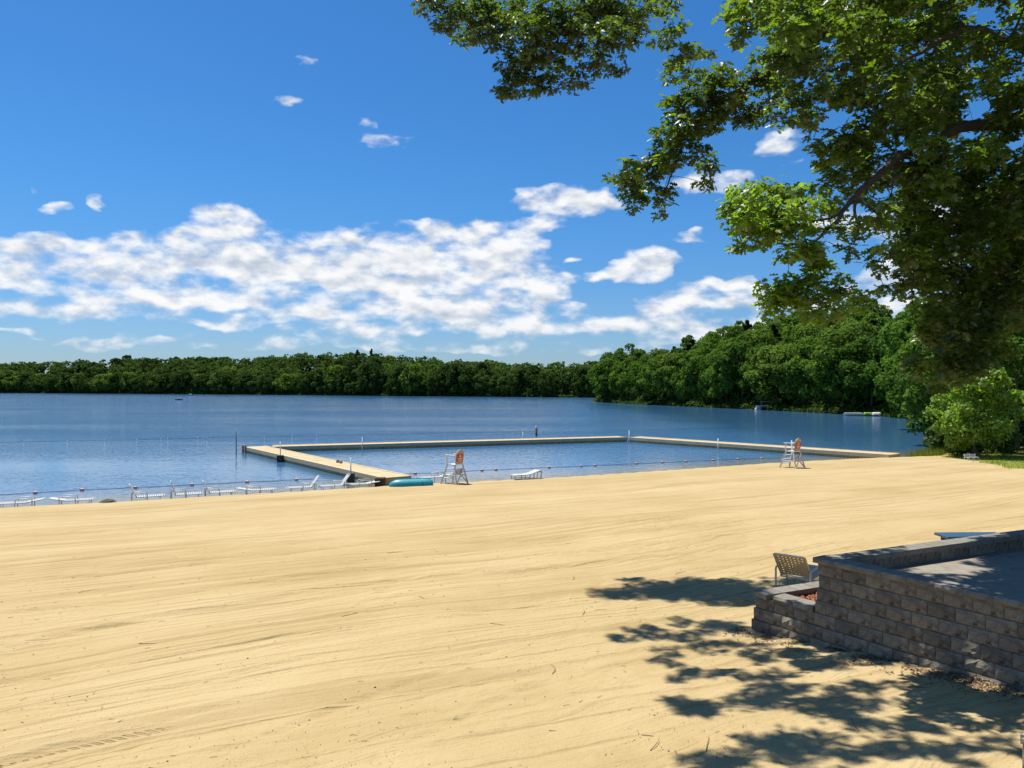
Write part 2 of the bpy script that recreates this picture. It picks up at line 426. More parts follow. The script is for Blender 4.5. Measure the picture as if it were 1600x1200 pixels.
for k, tk in enumerate(TRACKS):
    pts_ = []
    for (px_, py_) in tk:
        Y_ = 14.0
        for _ in range(25): Y_ = .5 * Y_ + .5 * (HC - float(ground([((px_ - 800) / F * Y_, Y_)])[0])) * F / (py_ - YH)
        pts_.append(((px_ - 800) / F * Y_, Y_))
    pl_ = np.array(pts_); far_ = pl_[:, 1].mean()
    tx_ = np.linspace(0, len(pl_) - 1, 40); cx2 = np.interp(tx_, range(len(pl_)), pl_[:, 0]); cy2 = np.interp(tx_, range(len(pl_)), pl_[:, 1])
    for _ in range(6):
        cx2[1:-1] = (cx2[:-2] + cx2[1:-1] * 2 + cx2[2:]) / 4; cy2[1:-1] = (cy2[:-2] + cy2[1:-1] * 2 + cy2[2:]) / 4
    e = (P[:, 1] > pl_[:, 1].min() - 1.5) & (P[:, 1] < pl_[:, 1].max() + 1.5) & (P[:, 0] > pl_[:, 0].min() - 1.5) & (P[:, 0] < pl_[:, 0].max() + 1.5)
    side_ = P[e, 1] - np.interp(P[e, 0], cx2, cy2); slope_ = np.interp(P[e, 0], cx2, np.gradient(cy2, cx2)); dd_ = side_ / np.sqrt(1 + slope_ ** 2)
    dd_ = dd_ + (fbm(P[e, 0] * .8, P[e, 1] * .8, 60 + k) - .5) * .12
    wd_ = .10 if far_ < 16 else .16; ends_ = sstep(P[e, 0], pl_[0, 0] - .5, pl_[0, 0] + 1.5) * sstep(-P[e, 0], -pl_[-1, 0], -pl_[-1, 0] + 3.0)
    if tk[0][0] == 0: ends_ = sstep(-P[e, 0], -pl_[-1, 0], -pl_[-1, 0] + 3.0)
    amp_ = (.03 if far_ < 16 else .045) * (.6 + .8 * fbm(P[e, 0] * .5, P[e, 1] * .5, 80 + k))
    fur[e] += ends_ * amp_ * (-np.exp(-(dd_ / wd_) ** 2) + .7 * np.exp(-((dd_ - wd_ * 1.7) / (wd_ * .8)) ** 2) + .35 * np.exp(-((dd_ + wd_ * 1.8) / wd_) ** 2))
near = (P[:, 1] < 30) & (P[:, 1] > 4)
GZ = GZ + sandm * (und + np.where(near, fur + scuff, fur * .6))
lawn = sstep(P[:, 0] - (35.0 - (58 - P[:, 1]) * .20 + (fbm(P[:, 0] * .6, P[:, 1] * .6, 5) - .5) * 2.2), -.6, .8) * sstep(P[:, 1], 40, 44)
lawn = np.maximum(lawn, sstep(P[:, 1], 66, 70))
nx, ny = len(gx), len(gy)
ii = np.arange(nx * ny).reshape(ny, nx)
quads = np.stack([ii[:-1, :-1].ravel(), ii[:-1, 1:].ravel(), ii[1:, 1:].ravel(), ii[1:, :-1].ravel()], 1)

m, t, p = material('beach_sand')
pos = t.new('ShaderNodeTexCoord').outputs['Object']
za = t.new('ShaderNodeAttribute'); za.attribute_name = 'lawn'; wt = t.new('ShaderNodeAttribute'); wt.attribute_name = 'inland'
x, y, z = t.sep(pos)
rq = t.m('ADD', t.m('MULTIPLY', x, -.455), t.m('MULTIPLY', y, .89))
rt = t.m('ADD', t.m('MULTIPLY', x, .89), t.m('MULTIPLY', y, .455))
wob = t.m('MULTIPLY', t.noise(pos, .15, 3), 2.4)
sv = t.comb(t.m('ADD', rq, wob), t.m('MULTIPLY', rt, .035), 0.0)
streak = t.noise(sv, 2.6, 4.0, .62)
streak2 = t.noise(t.comb(t.m('ADD', rq, wob), t.m('MULTIPLY', rt, .05), 3.7), .7, 3.0, .5)
big = t.noise(pos, .22, 5.0, .55); med = t.noise(pos, 1.7, 6.0, .6); fine = t.noise(pos, 30.0, 3.0, .6)
sc = t.ramp(t.m('ADD', t.m('MULTIPLY', big, .45), t.m('ADD', t.m('MULTIPLY', streak2, .4), t.m('MULTIPLY', med, .15))),
            [(.34, (.318, .232, .104)), (.5, (.372, .280, .139)), (.66, (.408, .318, .170))])
sc = t.mix(t.ss(fine, .56, .75, 0, .35), sc, (.245, .175, .085, 1))
sc = t.mix(t.ss(streak, .60, .72, 0, .35), sc, (.26, .18, .082, 1))
sweep = t.m('MULTIPLY', t.noise(pos, .07, 0.0), 4.0)
def furrow(sc_, st_, off_, wid_):
    n_ = t.noise(t.comb(t.m('ADD', rq, sweep), t.m('MULTIPLY', rt, st_), off_), sc_, 1.0, .4)
    keep_ = t.ss(t.noise(t.comb(t.m('MULTIPLY', rq, .5), t.m('MULTIPLY', rt, .12), off_ + 9.0), 1.0, 2.0, .5), .44, .56)
    return t.m('MULTIPLY', t.ss(t.m('ABSOLUTE', t.m('SUBTRACT', n_, .5)), wid_, wid_ * .15), keep_)
furrows = t.m('MAXIMUM', furrow(.62, .022, 1.3, .022), t.m('MULTIPLY', furrow(1.15, .018, 6.1, .030), .8))
furrows = t.m('MAXIMUM', furrows, t.m('MULTIPLY', furrow(2.1, .02, 11.7, .04), .65))
sc = t.mix(t.m('MULTIPLY', furrows, .38), sc, (.21, .138, .056, 1))
dampf = t.m('MULTIPLY', t.ss(wt.outputs['Fac'], 0.25, -.3), .75)
sc = t.mix(dampf, sc, (.15, .11, .06, 1))
# dusty leaf litter ground at the foot of the block wall is built as geometry; grass and woodland floor by zone
gr = t.ramp(t.noise(pos, 2.5, 5.0, .6), [(.35, (.12, .145, .02)), (.6, (.21, .23, .04)), (.75, (.27, .25, .075))])
lf = t.ss(t.m('ADD', za.outputs['Fac'], t.m('MULTIPLY', t.m('SUBTRACT', t.noise(pos, 1.3, 5, .6), .5), .8)), .4, .6)
gr = t.mix(t.ss(y, 67, 74), gr, (.035, .03, .02, 1))
sand_col = sc; p.inputs['Roughness'].default_value = .95
p.inputs['Specular IOR Level'].default_value = .15
# tyre tread pressed into the sand in the left foreground
a0, a1 = on_z(-60, 1146, 1.75), on_z(300, 1082, 1.7)
td = (a1 - a0)[:2]; tlen = float(np.hypot(*td)); td = td / tlen
tt_ = t.m('ADD', t.m('MULTIPLY', t.m('SUBTRACT', x, float(a0[0])), float(td[0])), t.m('MULTIPLY', t.m('SUBTRACT', y, float(a0[1])), float(td[1])))
tw = t.m('SUBTRACT', t.m('MULTIPLY', t.m('SUBTRACT', y, float(a0[1])), float(td[0])), t.m('MULTIPLY', t.m('SUBTRACT', x, float(a0[0])), float(td[1])))
tmask = t.m('MULTIPLY', t.ss(t.m('ABSOLUTE', tw), .10, .06), t.ss(tt_, tlen, tlen * .55))
tread = t.m('MULTIPLY', tmask, t.ss(t.m('SINE', t.m('MULTIPLY', t.m('ADD', tt_, t.m('MULTIPLY', tw, .9)), 45.0)), -.2, .5))
t.put(p.inputs['Base Color'], t.mix(lf, t.mix(t.m('MULTIPLY', tread, .45), sand_col, (.17, .11, .048, 1)), gr))
h = t.m('ADD', t.m('MULTIPLY', streak, .13), t.m('ADD', t.m('MULTIPLY', fine, .012), t.m('MULTIPLY', t.noise(pos, 7.0, 5.0, .65), .045)))
h = t.m('SUBTRACT', h, t.m('ADD', t.m('MULTIPLY', tread, .10), t.m('MULTIPLY', furrows, .022)))
b = t.new('ShaderNodeBump'); b.inputs['Strength'].default_value = .85; b.inputs['Distance'].default_value = 1.0
t.put(b.inputs['Height'], h); t.put(p.inputs['Normal'], b.outputs[0])
M['sand'] = m
me = np_mesh('sandy_ground', np.column_stack([P, GZ]), quads, m, attrs={'lawn': ('POINT', lawn), 'inland': ('POINT', gd)}, smooth=True)
o = link('sandy_ground', me); tag(o, kind='structure')

# far shore terrain
M['wood_floor'] = plain('woodland_floor', (.03, .032, .018), .95, .3, .3)
def far_z(P):
    P = np.atleast_2d(np.asarray(P, float))[:, :2]
    d = sdist(P, FAR_SHORE, FAR_LAND)
    prof = .30 + .70 * sstep(-P[:, 0], -20, 170)
    prof = prof * (.8 + .4 * fbm(P[:, 0] * .006, P[:, 1] * .003, 12))
    return np.where(d > 0, .2 + .06 * np.minimum(d, 10) + 19 * prof * sstep(d, 4, 135), np.maximum(-.2 + .15 * d, -2.5))
fx_, fy_ = np.arange(-1500, 421, 12.0), np.arange(396, 1500, 10.0)
XX, YY = np.meshgrid(fx_, fy_); P2 = np.stack([XX.ravel(), YY.ravel()], 1)
ii = np.arange(len(P2)).reshape(len(fy_), len(fx_))
q2 = np.stack([ii[:-1, :-1].ravel(), ii[:-1, 1:].ravel(), ii[1:, 1:].ravel(), ii[1:, :-1].ravel()], 1)
tag(link('far_shore_hill', np_mesh('far_shore_hill', np.column_stack([P2, far_z(P2)]), q2, M['wood_floor'], smooth=True)), kind='structure')

# ------------------------------------------------------------------ lake
m, t, p = material('lake_water')
pos = t.new('ShaderNodeTexCoord').outputs['Object']
x, y, z = t.sep(pos)
shal = t.m('SUBTRACT', y, t.m('ADD', t.m('MULTIPLY', x, .45), 47.6))
t.put(p.inputs['Base Color'], t.mix(t.ss(shal, .4, 9.0), (.16, .145, .105, 1), (.036, .112, .22, 1)))
p.inputs['Roughness'].default_value = .07; p.inputs['IOR'].default_value = 1.333
wv = t.vm('MULTIPLY', pos, (.80, 1.0, 1.0))
n1 = t.noise(wv, 1.5, 2.0, .5, dist=.3); n2 = t.noise(wv, 4.5, 2.0, .5)
gust = t.noise(t.vm('MULTIPLY', pos, (.010, .040, 1.0)), 1.0, 4.0, .6)
lee = t.m('MULTIPLY', t.ss(x, 10, 44, 1.0, .14), 1.0)
lee = t.m('MAXIMUM', lee, t.ss(y, 190, 330))
calm = t.m('MULTIPLY', t.ss(y, 58, 84, .20, 1.0), lee)
amp = t.m('MULTIPLY', t.ss(gust, .34, .64, .40, 1.2), calm)
h = t.m('MULTIPLY', t.m('ADD', t.m('MULTIPLY', n1, .20), t.m('MULTIPLY', n2, .075)), amp)
b = t.new('ShaderNodeBump'); b.inputs['Strength'].default_value = 1.0; b.inputs['Distance'].default_value = 1.0
t.put(b.inputs['Height'], h); t.put(p.inputs['Normal'], b.outputs[0])
M['water'] = m
wm = MB().add([(-2500, -400, 0), (2500, -400, 0), (2500, 2500, 0), (-2500, 2500, 0)], [(0, 1, 2, 3)])
tag(wm.build('lake_water', m), kind='structure')

# ------------------------------------------------------------------ foliage tools
def frames(n, rs):
    n = n / np.maximum(np.linalg.norm(n, axis=1, keepdims=True), 1e-9)
    r = rs.normal(size=n.shape); tq = np.cross(n, r); tq /= np.maximum(np.linalg.norm(tq, axis=1, keepdims=True), 1e-9)
    return tq, np.cross(n, tq), n
QUAD = np.array([(-.5, -.35, 0), (.5, -.42, .06), (.42, .45, 0), (-.45, .38, -.06)])
LEAF5 = np.array([(0, -.55, 0), (.36, -.12, .05), (.30, .32, 0), (0, .58, -.08), (-.32, .30, 0), (-.36, -.10, .05)])
OAK = np.array([(0, -.5, 0), (.05, -.30, 0), (.27, -.26, .04), (.11, -.06, 0), (.36, .14, .06), (.12, .20, 0), (.20, .42, .02), (0, .56, -.06),
                (-.20, .42, .02), (-.12, .20, 0), (-.36, .14, .06), (-.11, -.06, 0), (-.27, -.26, .04), (-.05, -.30, 0)])
def leaves(c, n, size, tmpl, rs, tangent=None):
    tx, ty, nz = frames(n, rs)
    if tangent is not None:
        ty = tangent - nz * np.sum(tangent * nz, axis=1, keepdims=True)
        ty /= np.maximum(np.linalg.norm(ty, axis=1, keepdims=True), 1e-9); tx = np.cross(ty, nz)
    k = len(tmpl); s = size[:, None, None]
    v = c[:, None, :] + s * (tmpl[None, :, 0, None] * tx[:, None, :] + tmpl[None, :, 1, None] * ty[:, None, :] + tmpl[None, :, 2, None] * nz[:, None, :])
    return v.reshape(-1, 3), np.arange(len(c) * k).reshape(-1, k)

def crown_points(rs, lobes, per, rx, rz, lr, flat=.85, low=-.55):
    """leaf centres, normals and tints of one lumpy broadleaf crown about the origin"""
    cs, ns, ts = [], [], []
    for k in range(lobes):
        th = rs.uniform(0, 2*math.pi); u = rs.uniform(low, 1.0)
        rr = math.sqrt(max(0, 1 - u*u)) * rs.uniform(.72, 1.05)
        c = np.array([rr*math.cos(th)*rx, rr*math.sin(th)*rx, u*rz*rs.uniform(.8, 1.05)])
        R_ = lr * rs.uniform(.65, 1.25)
        d = rs.normal(size=(per, 3)); d /= np.linalg.norm(d, axis=1, keepdims=True)
        d[:, 2] = np.abs(d[:, 2]) * np.where(rs.random(per) < .82, 1, -.7)
        out = c / np.array([rx, rx, rz]); out = out / max(.3, np.linalg.norm(out))
        d = d + .35 * out; d /= np.linalg.norm(d, axis=1, keepdims=True)
        r = R_ * rs.uniform(.72, 1.05, (per, 1))
        cs.append(c + d * r * np.array([1, 1, flat])); ns.append(d + rs.normal(size=(per, 3)) * .45)
        ts.append(np.clip(rs.normal(.5 + .16 * rs.normal(), .2, per), 0, 1))
    return np.concatenate(cs), np.concatenate(ns), np.concatenate(ts)

def crown_mesh(name, seed, H, rx, rz, lobes, per, lr, leaf, mat, tmpl=QUAD, low=-.55):
    rs = np.random.default_rng(seed)
    c, n, tn = crown_points(rs, lobes, per, rx, rz, lr, low=low)
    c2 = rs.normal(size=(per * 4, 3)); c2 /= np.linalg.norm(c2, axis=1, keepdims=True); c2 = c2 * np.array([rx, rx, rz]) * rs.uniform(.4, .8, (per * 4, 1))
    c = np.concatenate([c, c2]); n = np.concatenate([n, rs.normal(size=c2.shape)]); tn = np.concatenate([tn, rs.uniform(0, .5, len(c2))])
    c[:, 2] += H - rz * 1.02
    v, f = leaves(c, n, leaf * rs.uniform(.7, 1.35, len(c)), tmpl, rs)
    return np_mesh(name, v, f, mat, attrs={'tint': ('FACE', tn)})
def pine_mesh(name, seed, H, rx, leaf, mat, tiers=13, per=260):
    rs = np.random.default_rng(seed); cs, ns, ts = [], [], []
    for k in range(tiers):
        f = k / (tiers - 1); z = H * (.30 + .70 * f); rad = rx * (1 - f ** 1.6) ** .8 * rs.uniform(.55, 1.2) + .7
        for a in range(6):
            th = rs.uniform(0, 2*math.pi); L = rad * rs.uniform(.6, 1.15); n_ = per // 6
            s = rs.uniform(.15, 1, n_) * L
            w_ = rs.normal(size=n_) * .22 * L * .5
            cs.append(np.column_stack([s*math.cos(th) - w_*math.sin(th), s*math.sin(th) + w_*math.cos(th), z + .12*s + rs.normal(size=n_)*.28]))
            ns.append(np.column_stack([rs.normal(size=n_)*.4, rs.normal(size=n_)*.4, np.ones(n_)])); ts.append(np.clip(rs.normal(.5, .22, n_), 0, 1))
    c, n, tn = map(np.concatenate, (cs, ns, ts))
    v, f = leaves(c, n, leaf * rs.uniform(.7, 1.3, len(c)), QUAD, rs)
    return np_mesh(name, v, f, mat, attrs={'tint': ('FACE', tn)})
def trunk_mesh(name, seed, H, r, mat, limbs=6, spread=3.0):
    rs = random.Random(seed); b = MB(); pts = []
    x = y = 0.0
    for k in range(7):
        pts.append((x, y, H * .82 * k / 6)); x += rs.uniform(-.18, .18); y += rs.uniform(-.18, .18)
    b.tube([(0, 0, -.6)] + pts, [r * 1.35, r * 1.2] + [r * (1 - .13 * k) for k in range(1, 7)], 8)
    for k in range(limbs):
        i = rs.randint(2, 5); p0 = Vector(pts[i]); th = rs.uniform(0, 6.28); L = spread * rs.uniform(.6, 1.1)
        p1 = p0 + Vector((math.cos(th)*L*.5, math.sin(th)*L*.5, L*.45)); p2 = p0 + Vector((math.cos(th)*L, math.sin(th)*L, L*.7))
        b.tube([p0, p1, p2], [r*.5, r*.32, r*.1], 6)
    return b.mesh(name, mat, True)

# ------------------------------------------------------------------ woods on both shores
def poisson(cands, rad, maxn):
    keep = []; cell = {}
    for p_, r_ in zip(cands, rad):
        k = (int(p_[0] // 10), int(p_[1] // 10)); ok = True
        for i in range(-2, 3):
            for j in range(-2, 3):
                for (q_, rq_) in cell.get((k[0]+i, k[1]+j), ()):
                    if (q_[0]-p_[0])**2 + (q_[1]-p_[1])**2 < (min(r_, rq_))**2: ok = False; break
                if not ok: break
            if not ok: break
        if ok:
            cell.setdefault(k, []).append((p_, r_)); keep.append((p_, r_))
            if len(keep) >= maxn: break
    return keep

# distant trees are one mesh each: crown and trunk together
def merge_tree(name, crown, trunk):
    nv0 = len(crown.vertices)
    v = np.empty(nv0 * 3, np.float32); crown.vertices.foreach_get('co', v)
    me = bpy.data.meshes.new(name)
    fs = [tuple(pl.vertices) for pl in crown.polygons] + [tuple(i + nv0 for i in pl.vertices) for pl in trunk.polygons]
    me.from_pydata(list(map(tuple, v.reshape(-1, 3))) + [tuple(q.co) for q in trunk.vertices], [], fs)
    me.materials.append(crown.materials[0]); me.materials.append(trunk.materials[0])
    nc = len(crown.polygons)
    me.polygons.foreach_set('material_index', [0] * nc + [1] * (len(fs) - nc))
    tn = np.zeros(nc, np.float32); crown.attributes['tint'].data.foreach_get('value', tn)
    a = me.attributes.new('tint', 'FLOAT', 'FACE'); a.data.foreach_set('value', np.concatenate([tn, np.zeros(len(fs) - nc, np.float32)]))
    me.update(); return me
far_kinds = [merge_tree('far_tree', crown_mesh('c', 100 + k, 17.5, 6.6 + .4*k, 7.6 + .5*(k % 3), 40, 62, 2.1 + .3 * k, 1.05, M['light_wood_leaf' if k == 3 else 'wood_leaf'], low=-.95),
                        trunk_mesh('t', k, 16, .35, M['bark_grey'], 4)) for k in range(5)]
far_pines = [merge_tree('far_pine', pine_mesh('c', 140 + k, 20, 5.2, 1.25, M['pine_leaf'], 10, 170), trunk_mesh('t', 9 + k, 22, .35, M['bark'], 0)) for k in range(2)]
rs = np.random.default_rng(11)
sh = np.array([(-690, 839)] + FAR_SHORE[2:9], float)
cand, rad = [], []
seg = np.diff(sh, axis=0); sl = np.hypot(seg[:, 0], seg[:, 1]); cum = np.concatenate([[0], np.cumsum(sl)])
def along(s):
    k = min(len(sl) - 1, int(np.searchsorted(cum, s, side='right') - 1)); u = seg[k] / sl[k]
    return sh[k] + u * (s - cum[k]), np.array([-u[1], u[0]])
for s in np.arange(2, cum[-1], 9.6):
    b_, n_ = along(s + rs.uniform(-2, 2)); cand.append(b_ + n_ * rs.uniform(2, 6)); rad.append(6)
for s in np.arange(6, cum[-1], 11.5):
    b_, n_ = along(s + rs.uniform(-3, 3)); cand.append(b_ + n_ * rs.uniform(14, 24)); rad.append(7)
for k in range(5000):
    b_, n_ = along(rs.uniform(0, cum[-1])); cand.append(b_ + n_ * rs.uniform(28, 150)); rad.append(14.5)
far_list = poisson(cand, rad, 296)
extra = []
for i, (p_, r_) in enumerate(far_list):
    z = float(far_z([p_])[0]); d_ = float(sdist(np.array([p_]), FAR_SHORE, FAR_LAND)[0])
    pine = d_ > 30 and rs.random() < .13
    me = far_pines[i % 2] if pine else far_kinds[int(rs.integers(5))]
    o = link('pine_tree' if pine else 'broadleaf_tree', me, loc=(p_[0], p_[1], z - .3), rot=(0, 0, rs.uniform(0, 6.28)))
    s = rs.uniform(.72, 1.12) * (1.0 if d_ < 28 else .95) * (.86 if p_[0] > -10 else 1.0); o.scale = (s * rs.uniform(.8, 1.15), s * rs.uniform(.8, 1.15), s * rs.uniform(.82, 1.22))
    if pine: tag(o, 'dark pine standing up out of the wood on the far lake shore', 'pine tree', 'pines in the far shore wood')
    else: tag(o, 'dense dark green broadleaf tree in the wood along the far lake shore', 'tree', 'broadleaf trees of the far shore wood')

def brush_band(name, shore, zf, seed, n, leaf, hmax, mat, label, depth=5.0, lo=-1.2):
    """low growth overhanging the water's edge, a continuous mass"""
    rs = np.random.default_rng(seed); sh = np.array(shore, float)
    sg = np.diff(sh, axis=0); L = np.hypot(sg[:, 0], sg[:, 1]); k = rs.choice(len(L), n, p=L / L.sum()); u = sg[k] / L[k][:, None]
    s = rs.uniform(0, 1, n) * L[k]; off = rs.uniform(lo, depth, n)
    p_ = sh[k] + u * s[:, None] + np.column_stack([-u[:, 1], u[:, 0]]) * off[:, None]
    clump = fbm(p_[:, 0] * .22, p_[:, 1] * .22, seed, 3)
    hh = hmax * np.clip((clump - .25) * 2, .15, 1) * np.clip((off - lo) / 3.0, .25, 1)
    z = np.maximum(zf(p_), 0) + .1 + rs.uniform(0, 1, n) ** .7 * hh
    c = np.column_stack([p_, z]); nn = rs.normal(size=(n, 3)); nn[:, 2] += .9
    v, f = leaves(c, nn, leaf * rs.uniform(.6, 1.4, n), QUAD, rs)
    o = link(name, np_mesh(name, v, f, mat, attrs={'tint': ('FACE', np.clip(clump + rs.normal(size=n) * .15, 0, 1))}))
    tag(o, label, 'undergrowth', kind='stuff')
# left-hand side of the walking direction is inland for the far shore, right-hand side for the near shore: reverse that one
brush_band('shoreline_brush', [(-690, 839)] + FAR_SHORE[2:9], far_z, 3, 30000, 1.0, 7.5, M['wood_leaf'], 'dark brush at the waterline of the far shore', 14, -1.0)
brush_band('shoreline_brush', SHORE[11:21][::-1], ground, 4, 42000, .55, 5.5, M['wood_leaf'], 'dense brush at the waterline of the right-hand shore', 12, -1.6)
# canopy in the depth of the woods that shows only as a mass behind the trees in front
def canopy_mass(name, pts, zf, leaf, h, mat, label, seed, per=260, rad_=6.0):
    rs = np.random.default_rng(seed); cs, ns, ts = [], [], []
    zz = zf(np.array(pts))
    for (x_, y_), z_ in zip(pts, zz):
        c, n, tn = crown_points(rs, 13, per // 13, rad_ * .75, rad_ * .8, rad_ * .42)
        c = c + np.array([x_, y_, z_ + h * rs.uniform(.6, .8)]); cs.append(c); ns.append(n); ts.append(tn)
    c, n, tn = map(np.concatenate, (cs, ns, ts))
    v, f = leaves(c, n, leaf * rs.uniform(.7, 1.3, len(c)), QUAD, rs)
    tag(link(name, np_mesh(name, v, f, mat, attrs={'tint': ('FACE', tn)})), label, 'woodland', kind='stuff')
pts = []
for k in range(560):
    b_, n_ = along(rs.uniform(0, cum[-1])); pts.append(b_ + n_ * rs.uniform(10, 150))
canopy_mass('distant_woodland', pts, far_z, 1.5, 16, M['wood_leaf'], 'dark woodland canopy filling the far shore behind its front trees', 51, 130, 7)

# right-hand shore: closer, so crown and trunk are separate parts
right_protos = []
for k in range(6):
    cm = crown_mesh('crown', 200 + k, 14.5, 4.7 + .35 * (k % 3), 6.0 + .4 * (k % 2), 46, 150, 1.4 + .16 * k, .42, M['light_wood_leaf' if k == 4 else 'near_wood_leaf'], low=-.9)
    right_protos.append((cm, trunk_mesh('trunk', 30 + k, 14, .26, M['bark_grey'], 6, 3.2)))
right_pines = [(pine_mesh('crown', 240 + k, 17.5, 4.6, .75, M['pine_leaf'], 11, 520), trunk_mesh('trunk', 50 + k, 19, .28, M['bark'], 0)) for k in range(2)]
rs = np.random.default_rng(23)
shR = SHORE[11:20]
cand, rad = [], []
sh = np.array(shR[::-1], float); seg = np.diff(sh, axis=0); sl = np.hypot(seg[:, 0], seg[:, 1]); cum = np.concatenate([[0], np.cumsum(sl)])
for s in np.arange(2, cum[-1] - 34, 7.2):
    b_, n_ = along(s + rs.uniform(-1.5, 1.5)); cand.append(b_ + n_ * rs.uniform(2, 5)); rad.append(5)
for k in range(6000):
    q_ = np.array([rs.uniform(30, 190), rs.uniform(112, 400)]); 
    if q_[0] / q_[1] > .80: continue
    d_ = sdist(q_[None], SHORE, LAND)[0]
    if 5 < d_ < 125: cand.append(q_); rad.append(8.2 if d_ < 40 else 9.6)
right_list = poisson(cand, rad, 293)
for i, (p_, r_) in enumerate(right_list):
    z = gz(*p_); d_ = float(sdist(np.array([p_]), SHORE, LAND)[0])
    pine = d_ > 14 and rs.random() < .12
    cm, tm = right_pines[i % 2] if pine else right_protos[int(rs.integers(6))]
    e = empty('pine_tree' if pine else 'deciduous_tree', (p_[0], p_[1], z - .1), rs.uniform(0, 6.28))
    s = rs.uniform(.8, 1.22) * (1.15 if d_ > 45 else 1.05) * (1.05 if p_[1] > 235 else .97); e.scale = (s * rs.uniform(.9, 1.2), s * rs.uniform(.9, 1.2), s * rs.uniform(.9, 1.22))
    link('trunk', tm, e); link('crown', cm, e)
    if pine: tag(e, 'dark pine rising among the leafy trees of the hill on the right-hand shore', 'pine tree', 'pines on the right-hand shore')
    else: tag(e, 'leafy green tree in the wood covering the hill on the right-hand shore', 'tree', 'broadleaf trees of the right-hand shore')
pts = [q_ for q_ in (np.array([rs.uniform(30, 210), rs.uniform(100, 390)]) for k in range(1500)) if q_[0] / q_[1] < .85 and 6 < sdist(q_[None], SHORE, LAND)[0] < 140][:330]
canopy_mass('hillside_woodland', pts, ground, .9, 11, M['near_wood_leaf'], 'green woodland filling the hill on the right behind its front trees', 52, 195, 4.6)

# ------------------------------------------------------------------ trees and shrubs at the lawn's edge on the right
def edge_tree(name, px, py, Y, H, rx, rz, lobes, per, lr, leaf, mat, label, cat='tree', low=-.55, seed=0, tr=.16, tmpl=LEAF5, group=None):
    x_ = (px - 800) / F * Y; z_ = gz(x_, Y)
    e = empty(name, (x_, Y, z_ - .02), seed)
    link('trunk' if H > 3.2 else 'stem', trunk_mesh('trunk', seed, H * .92, tr, M['bark_grey'], 9, rx * .9), e)
    link('crown' if H > 3.2 else 'foliage', crown_mesh('crown', 300 + seed, H, rx, rz, lobes, per, lr, leaf, mat, tmpl, low), e)
    tag(e, label, cat, group)
    return e
edge_tree('young_maple', 1524, 712, 60.5, 7.4, 2.6, 3.3, 44, 200, 1.0, .25, M['maple_leaf'], 'bright yellow-green young maple in front of the dark trees by the lawn', low=-.85, seed=1)
edge_tree('shade_tree', 1592, 706, 65, 12.6, 4.2, 3.9, 46, 170, 1.2, .30, M['near_wood_leaf'], 'tree with a bare slender trunk at the right edge behind the lawn', low=-.5, seed=2)
edge_tree('shore_tree', 1478, 700, 76, 10.5, 3.2, 5.0, 50, 150, 1.2, .34, M['near_wood_leaf'], 'full dark green tree leaning over the water beside the young maple', low=-.95, seed=3)
edge_tree('shore_tree', 1540, 690, 78, 15.5, 4.6, 6.5, 60, 150, 1.5, .38, M['near_wood_leaf'], 'tall leafy tree right behind the young maple', low=-.9, seed=4)
edge_tree('shore_tree', 1610, 690, 84, 19, 5.2, 8.2, 66, 150, 1.7, .42, M['maple_leaf'], 'tallest light green tree behind the bare-trunked tree at right', low=-.9, seed=5)
edge_tree('shore_tree', 1450, 680, 105, 13.5, 4.4, 5.8, 56, 130, 1.5, .42, M['near_wood_leaf'], 'dark tree at the bend of the shore left of the lawn', low=-.9, seed=6)
for k, (px, Y, H, rx, lab) in enumerate([(1478, 66.5, 2.3, 1.5, 'low spreading shrub at the sand corner beside the water'),
        (1502, 63, 1.9, 1.2, 'small dark shrub left of the young maple'), (1552, 64, 2.6, 1.7, 'dark rounded shrub under the right side of the young maple'),
        (1578, 67.5, 3.0, 1.9, 'broad dark shrub beside the bare trunk'), (1618, 66, 3.0, 2.0, 'dark shrub at the right edge behind the lawn'), (1535, 66.5, 3.1, 1.9, 'tall dark shrub directly behind the young maple trunk')]):
    edge_tree('shrub', px, 0, Y, H, rx, H * .5, 22, 120, rx * .38, .2, M['shrub_leaf'], lab, 'shrub', low=-.8, seed=20 + k, tr=.05, group='shrubs along the lawn edge')
# grass on the lawn and reeds at its corner
rs = np.random.default_rng(61); n = 36000
gp = np.column_stack([rs.uniform(30, 62, n), rs.uniform(41, 68, n)])
lm = sstep(gp[:, 0] - (35.0 - (58 - gp[:, 1]) * .20 + (fbm(gp[:, 0] * .6, gp[:, 1] * .6, 5) - .5) * 2.2), -.9, .8)
keep = (rs.random(n) < lm) & (sdist(gp, SHORE, LAND) > .2); gp = gp[keep]; n = len(gp)
bl = np.array([(-.06, 0, 0), (.06, 0, 0), (0, 1, .12)])
th = rs.uniform(0, 6.28, n); tang = np.column_stack([rs.normal(size=n) * .35, rs.normal(size=n) * .35, np.ones(n)])
v, f = leaves(np.column_stack([gp, ground(gp)]), np.column_stack([np.cos(th), np.sin(th), np.zeros(n)]), rs.uniform(.10, .24, n), bl, rs, tang)
tag(link('grass', np_mesh('grass', v, f, M['grass'], attrs={'tint': ('FACE', rs.random(n))})), 'short green grass of the lawn beside the beach', 'grass', kind='stuff')
n = 2600; u = rs.random(n); rp = np.column_stack([34.5 + 5.5 * u + rs.normal(size=n) * .5, 63.2 + 5.5 * u + rs.normal(size=n) * .6])
th = rs.uniform(0, 6.28, n); tang = np.column_stack([rs.normal(size=n) * .3, rs.normal(size=n) * .3, np.ones(n)])
v, f = leaves(np.column_stack([rp, np.maximum(ground(rp), -.05)]), np.column_stack([np.cos(th), np.sin(th), np.zeros(n)]), rs.uniform(.35, .85, n), bl * np.array([.6, 1, 1]), rs, tang)
